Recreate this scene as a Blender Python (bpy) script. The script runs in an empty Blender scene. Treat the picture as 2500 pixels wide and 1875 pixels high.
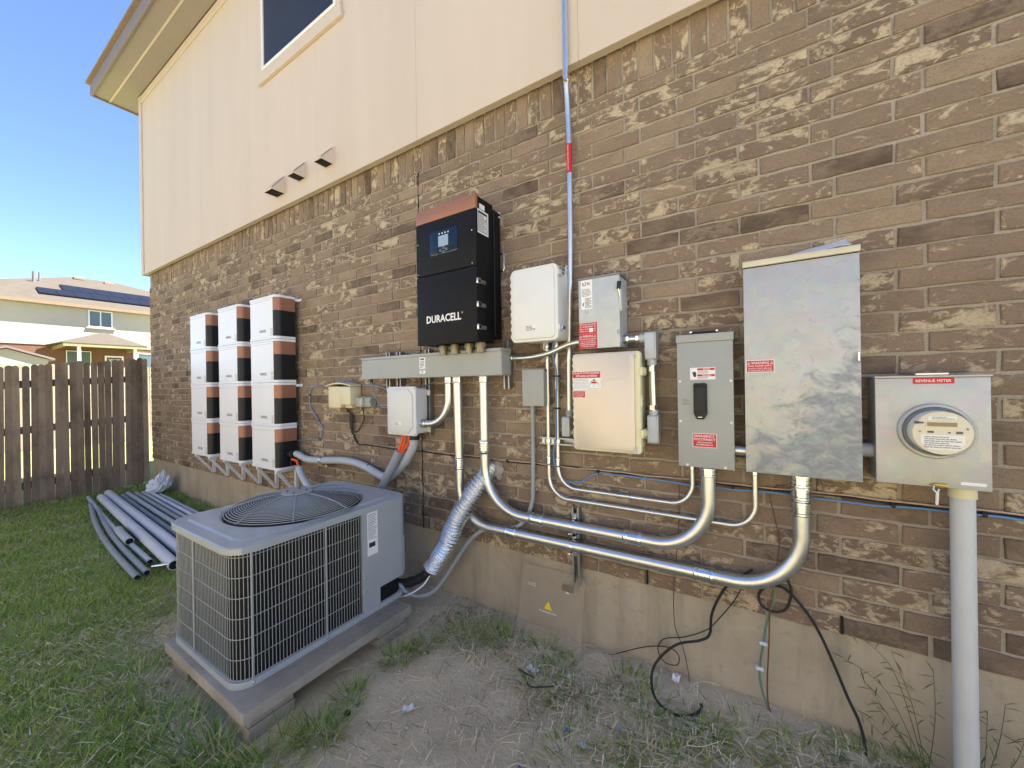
import bpy, bmesh, math, random
import numpy as np
from mathutils import Vector, Matrix
random.seed(7); RNG = np.random.default_rng(11)
scn = bpy.context.scene
COL = scn.collection

# ------------------------------------------------------------------ camera, sky, sun, exposure
CAM = Vector((0.0, -2.0, 1.45))
def setup_camera():
    a = math.pi/2 - math.atan(1489/940.0)
    r0 = Vector((math.cos(a), math.sin(a), 0)); fw = Vector((-math.sin(a), math.cos(a), 0)); up = Vector((0, 0, 1))
    R = math.radians(0.92)
    X = math.cos(R)*r0 - math.sin(R)*up
    U = math.sin(R)*r0 + math.cos(R)*up
    cd = bpy.data.cameras.new('camera'); cd.sensor_width = 36; cd.lens = 36*940/2500
    cd.clip_start = 0.02; cd.clip_end = 3000
    co = bpy.data.objects.new('camera', cd); COL.objects.link(co)
    m = Matrix((X, U, -fw)).transposed().to_4x4(); m.translation = CAM
    co.matrix_world = m; scn.camera = co
setup_camera()
SUN = Vector((0.55, 0.62, 0)).normalized()
SUN_EL = math.radians(61)
SDIR = Vector((SUN.x*math.cos(SUN_EL), SUN.y*math.cos(SUN_EL), math.sin(SUN_EL)))
w = bpy.data.worlds.new('World'); scn.world = w; w.use_nodes = True
nt = w.node_tree; nt.nodes.clear()
sky = nt.nodes.new('ShaderNodeTexSky'); sky.sky_type = 'NISHITA'; sky.sun_disc = False
sky.sun_elevation = SUN_EL; sky.sun_rotation = math.atan2(SUN.x, SUN.y)
sky.altitude = 200; sky.air_density = 0.6; sky.dust_density = 0.0; sky.ozone_density = 3.0
bg = nt.nodes.new('ShaderNodeBackground'); bg.inputs['Strength'].default_value = 0.10
wo = nt.nodes.new('ShaderNodeOutputWorld')
nt.links.new(sky.outputs[0], bg.inputs[0]); nt.links.new(bg.outputs[0], wo.inputs[0])
sl = bpy.data.lights.new('sun', 'SUN'); sl.energy = 5.0; sl.angle = math.radians(0.5); sl.color = (1, .97, .93)
so = bpy.data.objects.new('sun', sl); COL.objects.link(so)
so.rotation_euler = SDIR.to_track_quat('Z', 'Y').to_euler()
scn.view_settings.view_transform = 'Standard'; scn.view_settings.look = 'None'
scn.view_settings.exposure = 2.2; scn.view_settings.gamma = 1.0; scn.view_settings.use_curve_mapping = False
scn.render.engine = 'CYCLES'
scn.cycles.max_bounces = 5; scn.cycles.diffuse_bounces = 4; scn.cycles.glossy_bounces = 3; scn.cycles.transparent_max_bounces = 6

# ------------------------------------------------------------------ helpers: materials
def srgb(r, g, b):
    f = lambda c: (c/255/12.92) if c/255 <= .04045 else ((c/255+.055)/1.055)**2.4
    return (f(r), f(g), f(b))
class NT:
    def __init__(s, name):
        s.m = bpy.data.materials.new(name); s.m.use_nodes = True
        s.t = s.m.node_tree; s.b = s.t.nodes['Principled BSDF']; s.out = s.t.nodes['Material Output']
    def n(s, typ, **kw):
        nd = s.t.nodes.new('ShaderNode'+typ)
        for k, v in kw.items():
            if k.startswith('_'): setattr(nd, k[1:], v)
            else: nd.inputs[k.replace('__', ' ')].default_value = v
        return nd
    def l(s, a, b): s.t.links.new(a, b)
    def inp(s, k, v):
        if isinstance(v, bpy.types.NodeSocket): s.l(v, s.b.inputs[k])
        else: s.b.inputs[k].default_value = (*v, 1) if isinstance(v, tuple) and len(v) == 3 else v
    def coord(s, kind='Object', scale=(1, 1, 1)):
        if kind == 'World': o = s.n('NewGeometry').outputs['Position']
        else: o = s.n('TexCoord').outputs[kind]
        mp = s.n('Mapping'); mp.inputs['Scale'].default_value = scale; s.l(o, mp.inputs[0]); return mp.outputs[0]
    def noise(s, co, scale=5, detail=4, rough=.55, dist=0):
        nd = s.n('TexNoise', Scale=scale, Detail=detail, Roughness=rough, Distortion=dist); s.l(co, nd.inputs['Vector']); return nd.outputs['Fac']
    def ramp(s, f, stops):
        nd = s.n('ValToRGB'); s.l(f, nd.inputs[0]); e = nd.color_ramp.elements
        while len(e) < len(stops): e.new(.5)
        for el, (p, c) in zip(e, stops):
            el.position = p; el.color = (*c, 1) if isinstance(c, tuple) else (c, c, c, 1)
        return nd.outputs[0]
    def mix(s, f, a, b, mode='MIX'):
        nd = s.t.nodes.new('ShaderNodeMix'); nd.data_type = 'RGBA'; nd.blend_type = mode
        for i, v in ((0, f), (6, a), (7, b)):
            if isinstance(v, bpy.types.NodeSocket): s.l(v, nd.inputs[i])
            else: nd.inputs[i].default_value = v if i == 0 else (*v, 1)
        return nd.outputs[2]
    def math(s, op, a, b=0.0, c=0.0):
        nd = s.n('Math', _operation=op)
        for i, v in enumerate((a, b, c)):
            if isinstance(v, bpy.types.NodeSocket): s.l(v, nd.inputs[i])
            else: nd.inputs[i].default_value = v
        return nd.outputs[0]
    def bump(s, h, strength=.3, dist=.01):
        nd = s.n('Bump', Strength=strength, Distance=dist); s.l(h, nd.inputs['Height']); s.l(nd.outputs[0], s.b.inputs['Normal'])

MATS = {}
def M(name, c, r=.5, m=0.0, var=.15, scale=6, bump=0, bscale=120, stretch=(1, 1, 1), c2=None, rvar=.08, coat=0, spec=None):
    """plain procedural surface: a base colour with uneven tone, roughness and a little relief"""
    if name in MATS: return MATS[name]
    k = NT(name); co = k.coord('World', stretch)
    f = k.noise(co, scale, 5)
    c2 = c2 or tuple(x*(1-var) for x in c)
    k.inp('Base Color', k.mix(k.ramp(f, [(.32, 0.0), (.68, 1.0)]), c, c2))
    f2 = k.noise(co, scale*3.1, 3)
    k.inp('Roughness', k.math('MULTIPLY_ADD', f2, rvar*2, r-rvar)); k.inp('Metallic', m)
    if coat: k.inp('Coat Weight', coat); k.inp('Coat Roughness', .12)
    if spec is not None: k.inp('Specular IOR Level', spec)
    if bump: k.bump(k.noise(co, bscale, 4), bump, .004)
    MATS[name] = k.m; return k.m

# ------------------------------------------------------------------ helpers: meshes
ORG = {}
def empty(name, loc, label=None, cat=None, group=None):
    o = bpy.data.objects.new(name, None); COL.objects.link(o); o.location = loc; o.empty_display_size = .05
    ORG[o.name] = Vector(loc)
    return tag(o, label, cat, group)
def tag(o, label=None, cat=None, group=None, kind=None):
    if label: o['label'] = label
    if cat: o['category'] = cat
    if group: o['group'] = group
    if kind: o['kind'] = kind
    return o
class MB:
    def __init__(s): s.v = []; s.f = []
    def add(s, vs, fs):
        n = len(s.v); s.v += [tuple(p) for p in vs]; s.f += [tuple(i+n for i in f) for f in fs]; return s
    def box(s, x0, x1, y0, y1, z0, z1, bev=0, seg=2):
        if bev:
            bm = bmesh.new(); bmesh.ops.create_cube(bm, size=1)
            for v in bm.verts:
                v.co = ((x0+x1)/2+v.co.x*(x1-x0), (y0+y1)/2+v.co.y*(y1-y0), (z0+z1)/2+v.co.z*(z1-z0))
            bmesh.ops.bevel(bm, geom=bm.edges[:], offset=bev, segments=seg, affect='EDGES', profile=.5)
            bm.verts.index_update()
            s.add([v.co[:] for v in bm.verts], [[v.index for v in f.verts] for f in bm.faces]); bm.free(); return s
        vs = [(x, y, z) for x in (x0, x1) for y in (y0, y1) for z in (z0, z1)]
        return s.add(vs, [(0, 1, 3, 2), (4, 6, 7, 5), (0, 4, 5, 1), (2, 3, 7, 6), (0, 2, 6, 4), (1, 5, 7, 3)])
    def tube(s, pts, r, n=12, caps=True):
        pts = [Vector(p) for p in pts]; N = len(pts); rr = r if isinstance(r, (list, tuple)) else [r]*N
        t = [(pts[min(i+1, N-1)]-pts[max(i-1, 0)]).normalized() for i in range(N)]
        ref = Vector((0, 0, 1)) if abs(t[0].z) < .9 else Vector((1, 0, 0))
        nrm = (ref-t[0]*ref.dot(t[0])).normalized(); vs = []; fs = []
        for i in range(N):
            nrm = (nrm-t[i]*nrm.dot(t[i])).normalized(); b = t[i].cross(nrm)
            for k in range(n):
                a = 2*math.pi*k/n; vs.append(pts[i]+(nrm*math.cos(a)+b*math.sin(a))*rr[i])
        for i in range(N-1):
            for k in range(n):
                a = i*n+k; c = i*n+(k+1) % n; fs.append((a, c, c+n, a+n))
        if caps: fs.append(tuple(range(n-1, -1, -1))); fs.append(tuple((N-1)*n+k for k in range(n)))
        return s.add(vs, fs)
    def cyl(s, p0, p1, r, n=16, r1=None):
        return s.tube([p0, p1], [r, r if r1 is None else r1], n)
    def rings(s, rings, cap0=True, cap1=True):
        n = len(rings[0]); vs = [p for R in rings for p in R]; fs = []
        for i in range(len(rings)-1):
            for k in range(n):
                a = i*n+k; c = i*n+(k+1) % n; fs.append((a, c, c+n, a+n))
        if cap0: fs.append(tuple(range(n-1, -1, -1)))
        if cap1: fs.append(tuple((len(rings)-1)*n+k for k in range(n)))
        return s.add(vs, fs)
    def plate(s, poly, axis, a, b, edge=0.0):
        """extrude a 2-D polygon along an axis from a to b; b is the finished side with an eased edge"""
        cx = sum(p[0] for p in poly)/len(poly); cz = sum(p[1] for p in poly)/len(poly)
        def P(u, v, d): return {'y': (u, d, v), 'x': (d, u, v), 'z': (u, v, d)}[axis]
        sg = 1 if b > a else -1
        def ins(p, e):
            d = math.hypot(p[0]-cx, p[1]-cz) or 1; w = max(abs(q[0]-cx) for q in poly); h = max(abs(q[1]-cz) for q in poly)
            return (cx+(p[0]-cx)*(1-e/w), cz+(p[1]-cz)*(1-e/h))
        R = [[P(u, v, a) for u, v in poly]]
        if edge:
            R.append([P(u, v, b-sg*edge) for u, v in poly])
            R.append([P(*ins(p, edge*.3), b-sg*edge*.3) for p in poly])
            R.append([P(*ins(p, edge), b) for p in poly])
        else: R.append([P(u, v, b) for u, v in poly])
        return s.rings(R)
    def build(s, name, mat, parent=None, smooth=True, ang=35, kind=None, label=None, noorg=False):
        me = bpy.data.meshes.new(name)
        o0 = ORG.get(parent.name, Vector((0, 0, 0))) if parent else Vector((0, 0, 0))
        me.from_pydata([(p[0]-o0.x, p[1]-o0.y, p[2]-o0.z) for p in s.v], [], s.f)
        bm = bmesh.new(); bm.from_mesh(me); bmesh.ops.recalc_face_normals(bm, faces=bm.faces[:]); bm.to_mesh(me); bm.free()
        if smooth:
            me.polygons.foreach_set('use_smooth', [True]*len(me.polygons)); me.set_sharp_from_angle(angle=math.radians(ang))
        me.materials.append(mat)
        o = bpy.data.objects.new(name, me); COL.objects.link(o)
        if parent: o.parent = parent; ORG[o.name] = o0
        if kind: o['kind'] = kind
        if label: o['label'] = label
        return o
def rrect(x0, x1, z0, z1, r, n=5):
    P = []
    for cx, cz, a0 in ((x1-r, z1-r, 0), (x0+r, z1-r, 90), (x0+r, z0+r, 180), (x1-r, z0+r, 270)):
        for i in range(n+1):
            a = math.radians(a0+90*i/n); P.append((cx+r*math.cos(a), cz+r*math.sin(a)))
    return P
def rect(x0, x1, z0, z1): return [(x1, z1), (x0, z1), (x0, z0), (x1, z0)]
def spline(pts, sub=6):
    P = [Vector(p) for p in pts]; out = []
    for i in range(len(P)-1):
        p0 = P[max(i-1, 0)]; p1 = P[i]; p2 = P[i+1]; p3 = P[min(i+2, len(P)-1)]
        for k in range(sub):
            t = k/sub
            out.append(.5*((2*p1)+(p2-p0)*t+(2*p0-5*p1+4*p2-p3)*t*t+(3*p1-p0-3*p2+p3)*t**3))
    out.append(P[-1]); return out
def bend(pts, R, n=10):
    """polyline with every corner replaced by an arc of radius R"""
    P = [Vector(p) for p in pts]; out = [P[0]]
    for i in range(1, len(P)-1):
        r = R[i-1] if isinstance(R, (list, tuple)) else R
        a = (P[i-1]-P[i]).normalized(); b = (P[i+1]-P[i]).normalized(); th = a.angle(b)
        d = r/math.tan(th/2); c = P[i]+(a+b).normalized()*(r/math.sin(th/2))
        s0 = P[i]+a*d; s1 = P[i]+b*d; v0 = s0-c; v1 = s1-c; om = v0.angle(v1)
        for k in range(n+1):
            t = k/n; out.append(c+(v0*math.sin((1-t)*om)+v1*math.sin(t*om))/math.sin(om))
    out.append(P[-1]); return out
def text_mesh(body, bold=.0):
    cu = bpy.data.curves.new('t', 'FONT'); cu.body = body; cu.size = 1; cu.offset = bold; cu.resolution_u = 2
    o = bpy.data.objects.new('t', cu); COL.objects.link(o)
    dg = bpy.context.evaluated_depsgraph_get(); me = bpy.data.meshes.new_from_object(o.evaluated_get(dg))
    v = [tuple(p.co) for p in me.vertices]; f = [tuple(p.vertices) for p in me.polygons]
    bpy.data.objects.remove(o); bpy.data.curves.remove(cu); bpy.data.meshes.remove(me); return v, f
def letters(body, x0, x1, z0, z1, at, mat, parent, axis='y', bold=.0, name='lettering', mb=None, sgn=-1):
    """flat lettering fitted to the box x0..x1, z0..z1 on a plane; one or several lines"""
    out = mb or MB(); lines = body.split('\n'); H = (z1-z0)/len(lines)
    for i, ln in enumerate(lines):
        v, f = text_mesh(ln, bold)
        if not v: continue
        a0 = min(p[0] for p in v); a1 = max(p[0] for p in v); b1 = max(.72, max(p[1] for p in v)); b0 = min(p[1] for p in v); b0 = min(b0, 0)
        zt = z1-i*H; zb = zt-H*(.74 if len(lines) > 1 else 1)
        vs = []
        for p in v:
            u = x0+(p[0]-a0)/(a1-a0)*(x1-x0); q = zb+(p[1]-b0)/(b1-b0)*(zt-zb)
            vs.append((u, at, q) if axis == 'y' else (at, u, q))
        out.add(vs, f)
    if mb is None: return out.build(name, mat, parent, smooth=False)
def sticker(name, x0, x1, z0, z1, at, mat, parent, axis='y', t=.0012, r=.0, label=None):
    poly = rrect(x0, x1, z0, z1, r, 3) if r else rect(x0, x1, z0, z1)
    sg = -1 if axis == 'y' else 1
    return MB().plate(poly, axis, at-sg*.002, at+sg*t).build(name, mat, parent, smooth=False, label=label)
def fine_print(x0, x1, z0, z1, at, mat, parent, rows, axis='y', name='fine_print', seed=0, thick=.45):
    rd = random.Random(seed+rows); mb = MB(); h = (z1-z0)/rows
    for i in range(rows):
        z = z1-(i+.5)*h; xa = x0
        xe = x1-(x1-x0)*rd.choice((0, .05, .15, .35))
        while xa < xe:
            wd = (x1-x0)*rd.uniform(.06, .2); xb = min(xa+wd, xe)
            P = rect(xa, xb, z-h*thick/2, z+h*thick/2)
            mb.add([(u, at, q) if axis == 'y' else (at, u, q) for u, q in P], [(0, 1, 2, 3)]); xa = xb+(x1-x0)*.02
    return mb.build(name, mat, parent, smooth=False)
def warn_tri(mb, cx, z0, s, at, th=.16):
    """outlined warning triangle with a mark, drawn as flat strips"""
    A = [(cx-s/2, z0), (cx+s/2, z0), (cx, z0+s*.87)]; c = (cx, z0+s*.29)
    I = [(c[0]+(p[0]-c[0])*(1-th*2), c[1]+(p[1]-c[1])*(1-th*2)) for p in A]
    mb.add([(p[0], at, p[1]) for p in A+I], [(0, 1, 4, 3), (1, 2, 5, 4), (2, 0, 3, 5)])
    mb.add([(cx-s*.05, at, z0+s*.2), (cx+s*.05, at, z0+s*.2), (cx+s*.05, at, z0+s*.5), (cx-s*.05, at, z0+s*.5)], [(0, 1, 2, 3)])
def screw(mb, x, y, z, r=.005, axis='y', h=.004):
    d = {'y': Vector((0, -1, 0)), 'x': Vector((1, 0, 0)), 'z': Vector((0, 0, 1))}[axis]; p = Vector((x, y, z))
    mb.tube([p-d*.002, p+d*h*.6, p+d*h], [r, r, r*.6], 10)

# ------------------------------------------------------------------ materials
def m_brick(name, soldier=False):
    k = NT(name); g = k.n('NewGeometry'); sp = k.n('SeparateXYZ'); k.l(g.outputs['Position'], sp.inputs[0])
    if soldier: row = k.math('MULTIPLY', 1.0, 7.0); col = k.math('FLOOR', k.math('DIVIDE', sp.outputs[0], .0800))
    else:
        row = k.math('FLOOR', k.math('DIVIDE', k.math('SUBTRACT', sp.outputs[2], .4215), .0799))
        par = k.math('MODULO', row, 2.0)
        sh = k.math('MULTIPLY_ADD', par, -.077, .532)
        col = k.math('FLOOR', k.math('DIVIDE', k.math('SUBTRACT', sp.outputs[0], sh), .2525))
    cb = k.n('CombineXYZ'); k.l(row, cb.inputs[0]); k.l(col, cb.inputs[1])
    wn = k.n('TexWhiteNoise', _noise_dimensions='3D'); k.l(cb.outputs[0], wn.inputs['Vector'])
    sc = k.n('SeparateColor'); k.l(wn.outputs['Color'], sc.inputs[0])
    base = k.ramp(wn.outputs['Value'], [(0.0, srgb(126, 108, 92)), (.3, srgb(140, 121, 103)), (.75, srgb(150, 131, 111)), (1.0, srgb(166, 146, 123))])
    dk0 = k.ramp(sc.outputs[1], [(.09, 1.0), (.19, 0.0)]); dark = k.math('SUBTRACT', 1.0, k.math('MULTIPLY', dk0, .8))
    # texture space moves with each brick so no two share a pattern
    off = k.n('VectorMath', _operation='MULTIPLY_ADD'); k.l(wn.outputs['Color'], off.inputs[0]); off.inputs[1].default_value = (37, 19, 53)
    st = k.n('VectorMath', _operation='MULTIPLY'); k.l(g.outputs['Position'], st.inputs[0]); st.inputs[1].default_value = (1, 1, .62) if soldier else (.6, 1, 1)
    k.l(st.outputs[0], off.inputs[2]); P = off.outputs[0]
    amt = k.math('MULTIPLY_ADD', sc.outputs[0], .16, .480)
    f1 = k.noise(P, 16, 6, .66, .6); s1 = k.math('MULTIPLY', k.math('SUBTRACT', f1, amt), 13.0); s1.node.use_clamp = True
    f4 = k.noise(P, 44, 4, .6, .8); s4 = k.math('MULTIPLY', k.math('SUBTRACT', f4, k.math('ADD', amt, .05)), 14.0); s4.node.use_clamp = True
    slip = k.math('MULTIPLY', k.math('MAXIMUM', s1, k.math('MULTIPLY', s4, .8)), dark)
    f2 = k.noise(P, 8, 4, .65); c = k.mix(k.ramp(f2, [(.42, 0.0), (.75, .55)]), base, srgb(114, 97, 83))
    c = k.mix(k.math('MULTIPLY', dk0, k.ramp(f2, [(.36, .12), (.66, .9)])), c, srgb(84, 71, 62))
    c = k.mix(k.math('MULTIPLY', slip, .70), c, srgb(220, 203, 170))
    f3 = k.noise(P, 120, 3, .7); c = k.mix(k.ramp(f3, [(.26, .5), (.46, 0.0)]), c, srgb(112, 96, 82))
    wz = k.noise(k.coord('World', (1, 1, 1.6)), .9, 4, .6); c = k.mix(k.ramp(wz, [(.44, 0.0), (.70, .26)]), c, srgb(108, 94, 82))
    f5 = k.noise(P, 260, 2, .6); c = k.mix(k.ramp(f5, [(.32, .4), (.5, 0.0)]), c, srgb(104, 88, 76))
    k.inp('Base Color', c); k.inp('Roughness', .92); k.inp('Specular IOR Level', .18)
    k.bump(k.noise(P, 48, 5, .75), 1.0, .009); return k.m
def m_mortar():
    k = NT('mortar'); co = k.coord('World')
    c = k.mix(k.ramp(k.noise(co, 3, 4), [(.35, 0.0), (.7, 1.0)]), srgb(172, 162, 148), srgb(152, 142, 128))
    c = k.mix(k.ramp(k.noise(co, 160, 3), [(.35, .4), (.55, 0.0)]), c, srgb(120, 112, 100))
    k.inp('Base Color', c); k.inp('Roughness', .95); k.bump(k.noise(co, 130, 4), .8, .004); return k.m
def m_siding():
    k = NT('siding_paint'); co = k.coord('World', (1, 1, .13)); co2 = k.coord('World')
    c = k.mix(k.ramp(k.noise(co, 2.6, 6, .65), [(.38, 0.0), (.72, 1.0)]), srgb(206, 191, 175), srgb(200, 185, 169))
    st = k.ramp(k.noise(k.coord('World', (1, 1, .03)), 7, 5, .7), [(.62, 0.0), (.84, .15)])
    c = k.mix(st, c, srgb(170, 155, 140)); k.inp('Base Color', c); k.inp('Roughness', .75)
    k.bump(k.noise(k.coord('World', (1, 1, .25)), 170, 4), .25, .002); return k.m
def m_concrete(name, a, b, dk, streak=True):
    k = NT(name); co = k.coord('World')
    c = k.mix(k.ramp(k.noise(co, 2.2, 6, .62), [(.33, 0.0), (.68, 1.0)]), a, b)
    if streak: c = k.mix(k.ramp(k.noise(k.coord('World', (1, 1, .12)), 6, 5, .65), [(.52, 0.0), (.78, .75)]), c, dk)
    c = k.mix(k.ramp(k.noise(co, 24, 5, .7), [(.55, 0.0), (.8, .5)]), c, dk)
    k.inp('Base Color', c); k.inp('Roughness', .92); k.inp('Specular IOR Level', .25)
    k.bump(k.noise(co, 90, 5, .65), .45, .005); return k.m
def m_galv(name, dirty):
    k = NT(name); co = k.coord('World'); vo = k.n('TexVoronoi', Scale=30.0); k.l(co, vo.inputs['Vector'])
    c = k.mix(k.noise(co, 14, 4), (.42, .43, .42), (.54, .55, .54))
    c = k.mix(.05, c, vo.outputs['Color'])
    r = k.math('MULTIPLY_ADD', k.noise(co, 18, 4), .16, .46)
    me = k.math('MULTIPLY_ADD', k.noise(co, 11, 4), .5, .45)
    if dirty:   # worn zinc with wiped and smeared dull areas spreading from the lower right corner
        sp = k.n('SeparateXYZ'); k.l(k.n('NewGeometry').outputs['Position'], sp.inputs[0])
        grad = k.math('ADD', k.math('MULTIPLY', k.math('SUBTRACT', sp.outputs[0], .10), 1.1), k.math('MULTIPLY', k.math('SUBTRACT', 1.50, sp.outputs[2]), .75))
        f = k.noise(k.coord('World', (1.0, 1, 1.5)), 12, 6, .62, .7)
        s = k.math('MULTIPLY', k.math('SUBTRACT', k.math('MULTIPLY_ADD', f, .95, k.math('MULTIPLY', grad, .8)), .56), 7.0); s.node.use_clamp = True
        s2 = k.ramp(k.noise(k.coord('World', (.9, 1, 1.4)), 22, 6, .65, .8), [(.42, 1.0), (.66, .3)])
        s = k.math('MULTIPLY', s, s2); sp2 = k.ramp(k.noise(co, 60, 3), [(.66, 0.0), (.72, .8)]); s = k.math('MAXIMUM', s, k.math('MULTIPLY', sp2, .6))
        c = k.mix(k.math('MULTIPLY', s, .8), c, srgb(136, 143, 149)); r = k.math('MULTIPLY_ADD', s, .2, r)
        me = k.math('MULTIPLY_ADD', s, -.2, .52)
    k.inp('Base Color', c); k.inp('Metallic', me); k.inp('Roughness', r); return k.m
def m_conduit():
    k = NT('zinc_conduit'); co = k.coord('World')
    k.inp('Base Color', k.mix(k.noise(co, 9, 4), (.66, .67, .66), (.76, .77, .76))); k.inp('Metallic', 1.0)
    k.inp('Roughness', k.math('MULTIPLY_ADD', k.noise(co, 35, 4), .22, .24)); return k.m
def m_foil():
    k = NT('crinkled_foil'); co = k.coord('World')
    k.inp('Base Color', k.mix(k.noise(co, 30, 4), (.62, .62, .61), (.82, .82, .81))); k.inp('Metallic', 1.0); k.inp('Roughness', .2)
    k.bump(k.noise(co, 70, 4, .7, 1.0), .45, .006); return k.m
def m_wood(name, a, b, dk):
    k = NT(name); oi = k.n('ObjectInfo')
    st = k.coord('World', (6, 6, .35)); c = k.mix(k.noise(st, 14, 6, .7), a, b)
    c = k.mix(k.ramp(k.noise(k.coord('World', (1, 1, .5)), 4, 5, .7), [(.46, 0.0), (.72, .8)]), c, dk)
    rn = k.math('MULTIPLY_ADD', oi.outputs['Random'], .6, .68)
    hs = k.n('HueSaturation'); k.l(c, hs.inputs['Color']); k.l(rn, hs.inputs['Value'])
    k.inp('Base Color', hs.outputs[0]); k.inp('Roughness', .93); k.inp('Specular IOR Level', .15); k.bump(k.noise(st, 30, 5), .4, .004); return k.m
def m_ground():
    k = NT('soil'); co = k.coord('World'); at = k.n('Attribute', _attribute_name='lawn')
    c = k.mix(k.ramp(k.noise(co, 3, 6, .65), [(.35, 0.0), (.68, 1.0)]), srgb(218, 200, 170), srgb(200, 182, 152))
    c = k.mix(k.ramp(k.noise(co, 30, 6, .7), [(.54, 0.0), (.80, .5)]), c, srgb(160, 142, 123))
    gn = k.mix(k.ramp(k.noise(co, 2.2, 6, .7), [(.36, 0.0), (.66, 1.0)]), srgb(140, 154, 86), srgb(180, 168, 120))
    gn = k.mix(k.ramp(k.noise(co, 45, 4), [(.4, .5), (.6, 0.0)]), gn, srgb(98, 104, 62))
    k.inp('Base Color', k.mix(at.outputs['Fac'], c, gn)); k.inp('Roughness', .95); k.inp('Specular IOR Level', .15)
    dk = k.ramp(k.noise(co, 1.7, 5, .7), [(.52, 0.0), (.70, .4)]); c = k.mix(dk, c, srgb(150, 132, 112)); k.inp('Base Color', k.mix(at.outputs['Fac'], c, gn))
    h = k.math('ADD', k.noise(co, 14, 7, .72), k.math('MULTIPLY', k.noise(co, 75, 4, .7), .45))
    k.bump(h, .7, .022); return k.m
def m_blade(name, cols, rough=.6, trans=.4):
    k = NT(name); g = k.n('NewGeometry')
    c = k.ramp(g.outputs['Random Per Island'], cols)
    k.inp('Base Color', c); k.inp('Roughness', rough); k.inp('Specular IOR Level', .3)
    tr = k.n('BsdfTranslucent'); k.l(c, tr.inputs['Color']); mx = k.n('MixShader', Fac=trans)
    k.l(k.b.outputs[0], mx.inputs[1]); k.l(tr.outputs[0], mx.inputs[2]); k.l(mx.outputs[0], k.out.inputs['Surface']); return k.m
def m_clear(name, tint, alpha, rough=.2):
    k = NT(name); k.inp('Base Color', tint); k.inp('Roughness', rough)
    tr = k.n('BsdfTransparent'); mx = k.n('MixShader', Fac=alpha)
    k.l(tr.outputs[0], mx.inputs[1]); k.l(k.b.outputs[0], mx.inputs[2]); k.l(mx.outputs[0], k.out.inputs['Surface']); return k.m

BRICK = m_brick('brick_face'); SOLDIER = m_brick('soldier_brick_face', True); MORTAR = m_mortar(); SIDING = m_siding()
FOUND = m_concrete('foundation_concrete', srgb(184, 172, 150), srgb(164, 152, 132), srgb(128, 118, 102))
SLABM = m_concrete('slab_concrete', srgb(178, 168, 152), srgb(138, 129, 117), srgb(84, 78, 71), False)
GALV = m_galv('galvanised_sheet', False); GALVL = M('dull_galvanised_sheet', srgb(196, 200, 201), .5, .3, .1, 16, c2=srgb(184, 190, 192)); GALVD = m_galv('smeared_galvanised_sheet', True); ZINC = m_conduit(); FOIL = m_foil()
BRIGHT = M('bright_zinc_fitting', (.80, .81, .82), .18, 1.0, scale=20)
STRUT = M('strut_steel', (.40, .42, .43), .42, .9, scale=14)
GREY = M('grey_enamel', srgb(162, 165, 161), .42, 0, .06, 9, .06, 300)
GREYL = M('grey_plastic', srgb(214, 214, 212), .38, 0, .05, 8)
WHITE = M('white_enclosure', srgb(226, 226, 222), .32, 0, .04, 8)
WHITEB = M('battery_white', srgb(232, 233, 236), .35, 0, .03, 5)
COPPER = M('copper_paint', srgb(164, 114, 89), .42, .3, .1, 9)
BLACK = M('black_powdercoat', (.008, .008, .009), .6, 0, .2, 20, .08, 600, spec=.22)
BLACKS = M('black_panel', (.010, .011, .013), .42, 0, .2, 8, spec=.35)
BLACKR = M('black_rubber', (.015, .015, .016), .6, 0, .2, 20)
DARK = M('dark_void', (.006, .006, .007), .8, 0, .2, 20)
SCREEN = M('lcd_grey', srgb(150, 170, 190), .2, 0, .05, 20)
GLASSY = M('display_glass', srgb(18, 34, 52), .12, 0, .1, 20)
RED = M('label_red', srgb(196, 22, 40), .4, 0, .05, 30)
LWHITE = M('label_white', srgb(236, 236, 234), .4, 0, .03, 30)
INK = M('print_ink', srgb(50, 50, 54), .5, 0, .1, 30)
INKL = M('grey_print', srgb(128, 130, 134), .5, 0, .1, 30)
INKB = M('blue_ink', srgb(28, 44, 120), .5, 0, .1, 30)
YELLOW = M('warning_yellow', srgb(240, 205, 20), .45, 0, .05, 30)
BEIGE = M('beige_plastic', srgb(222, 214, 178), .5, 0, .06, 9)
CREAMP = M('cream_enclosure', srgb(226, 220, 178), .42, 0, .05, 9)
ALU = M('brushed_aluminium_panel', srgb(212, 202, 190), .42, .45, .04, 7)
PVC = M('grey_pvc', srgb(186, 191, 197), .45, 0, .08, 7)
PVCD = M('dark_grey_pvc', srgb(158, 162, 166), .5, 0, .12, 7)
PVCL = M('light_grey_pvc', srgb(210, 214, 221), .42, 0, .1, 7)
MASTM = M('painted_mast', srgb(206, 208, 206), .7, 0, .06, 12, .5, 420)
ORANGE = M('orange_jacket', srgb(236, 92, 38), .45, 0, .05, 20)
BLUEC = M('blue_jacket', srgb(90, 140, 190), .4, 0, .08, 20)
GREYC = M('blue_grey_jacket', srgb(128, 146, 178), .45, 0, .08, 20)
TANC = M('tan_jacket', srgb(196, 168, 142), .5, 0, .1, 20)
COPC = M('weathered_wire', srgb(120, 78, 58), .5, .2, .2, 20)
GREENC = M('green_jacket', srgb(96, 130, 112), .5, 0, .15, 20)
ACG = M('ac_grey_paint', srgb(168, 171, 173), .36, 0, .06, 5, coat=.2)
ACW = M('ac_wire', srgb(164, 167, 166), .45, .1, .1, 20)
ACFIN = M('coil_fins', (.010, .010, .011), .55, .4, .3, 60)
PAPER = M('paper', srgb(232, 228, 224), .8, 0, .05, 12)
BAGM = M('white_plastic', srgb(224, 228, 236), .35, 0, .06, 14)
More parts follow.
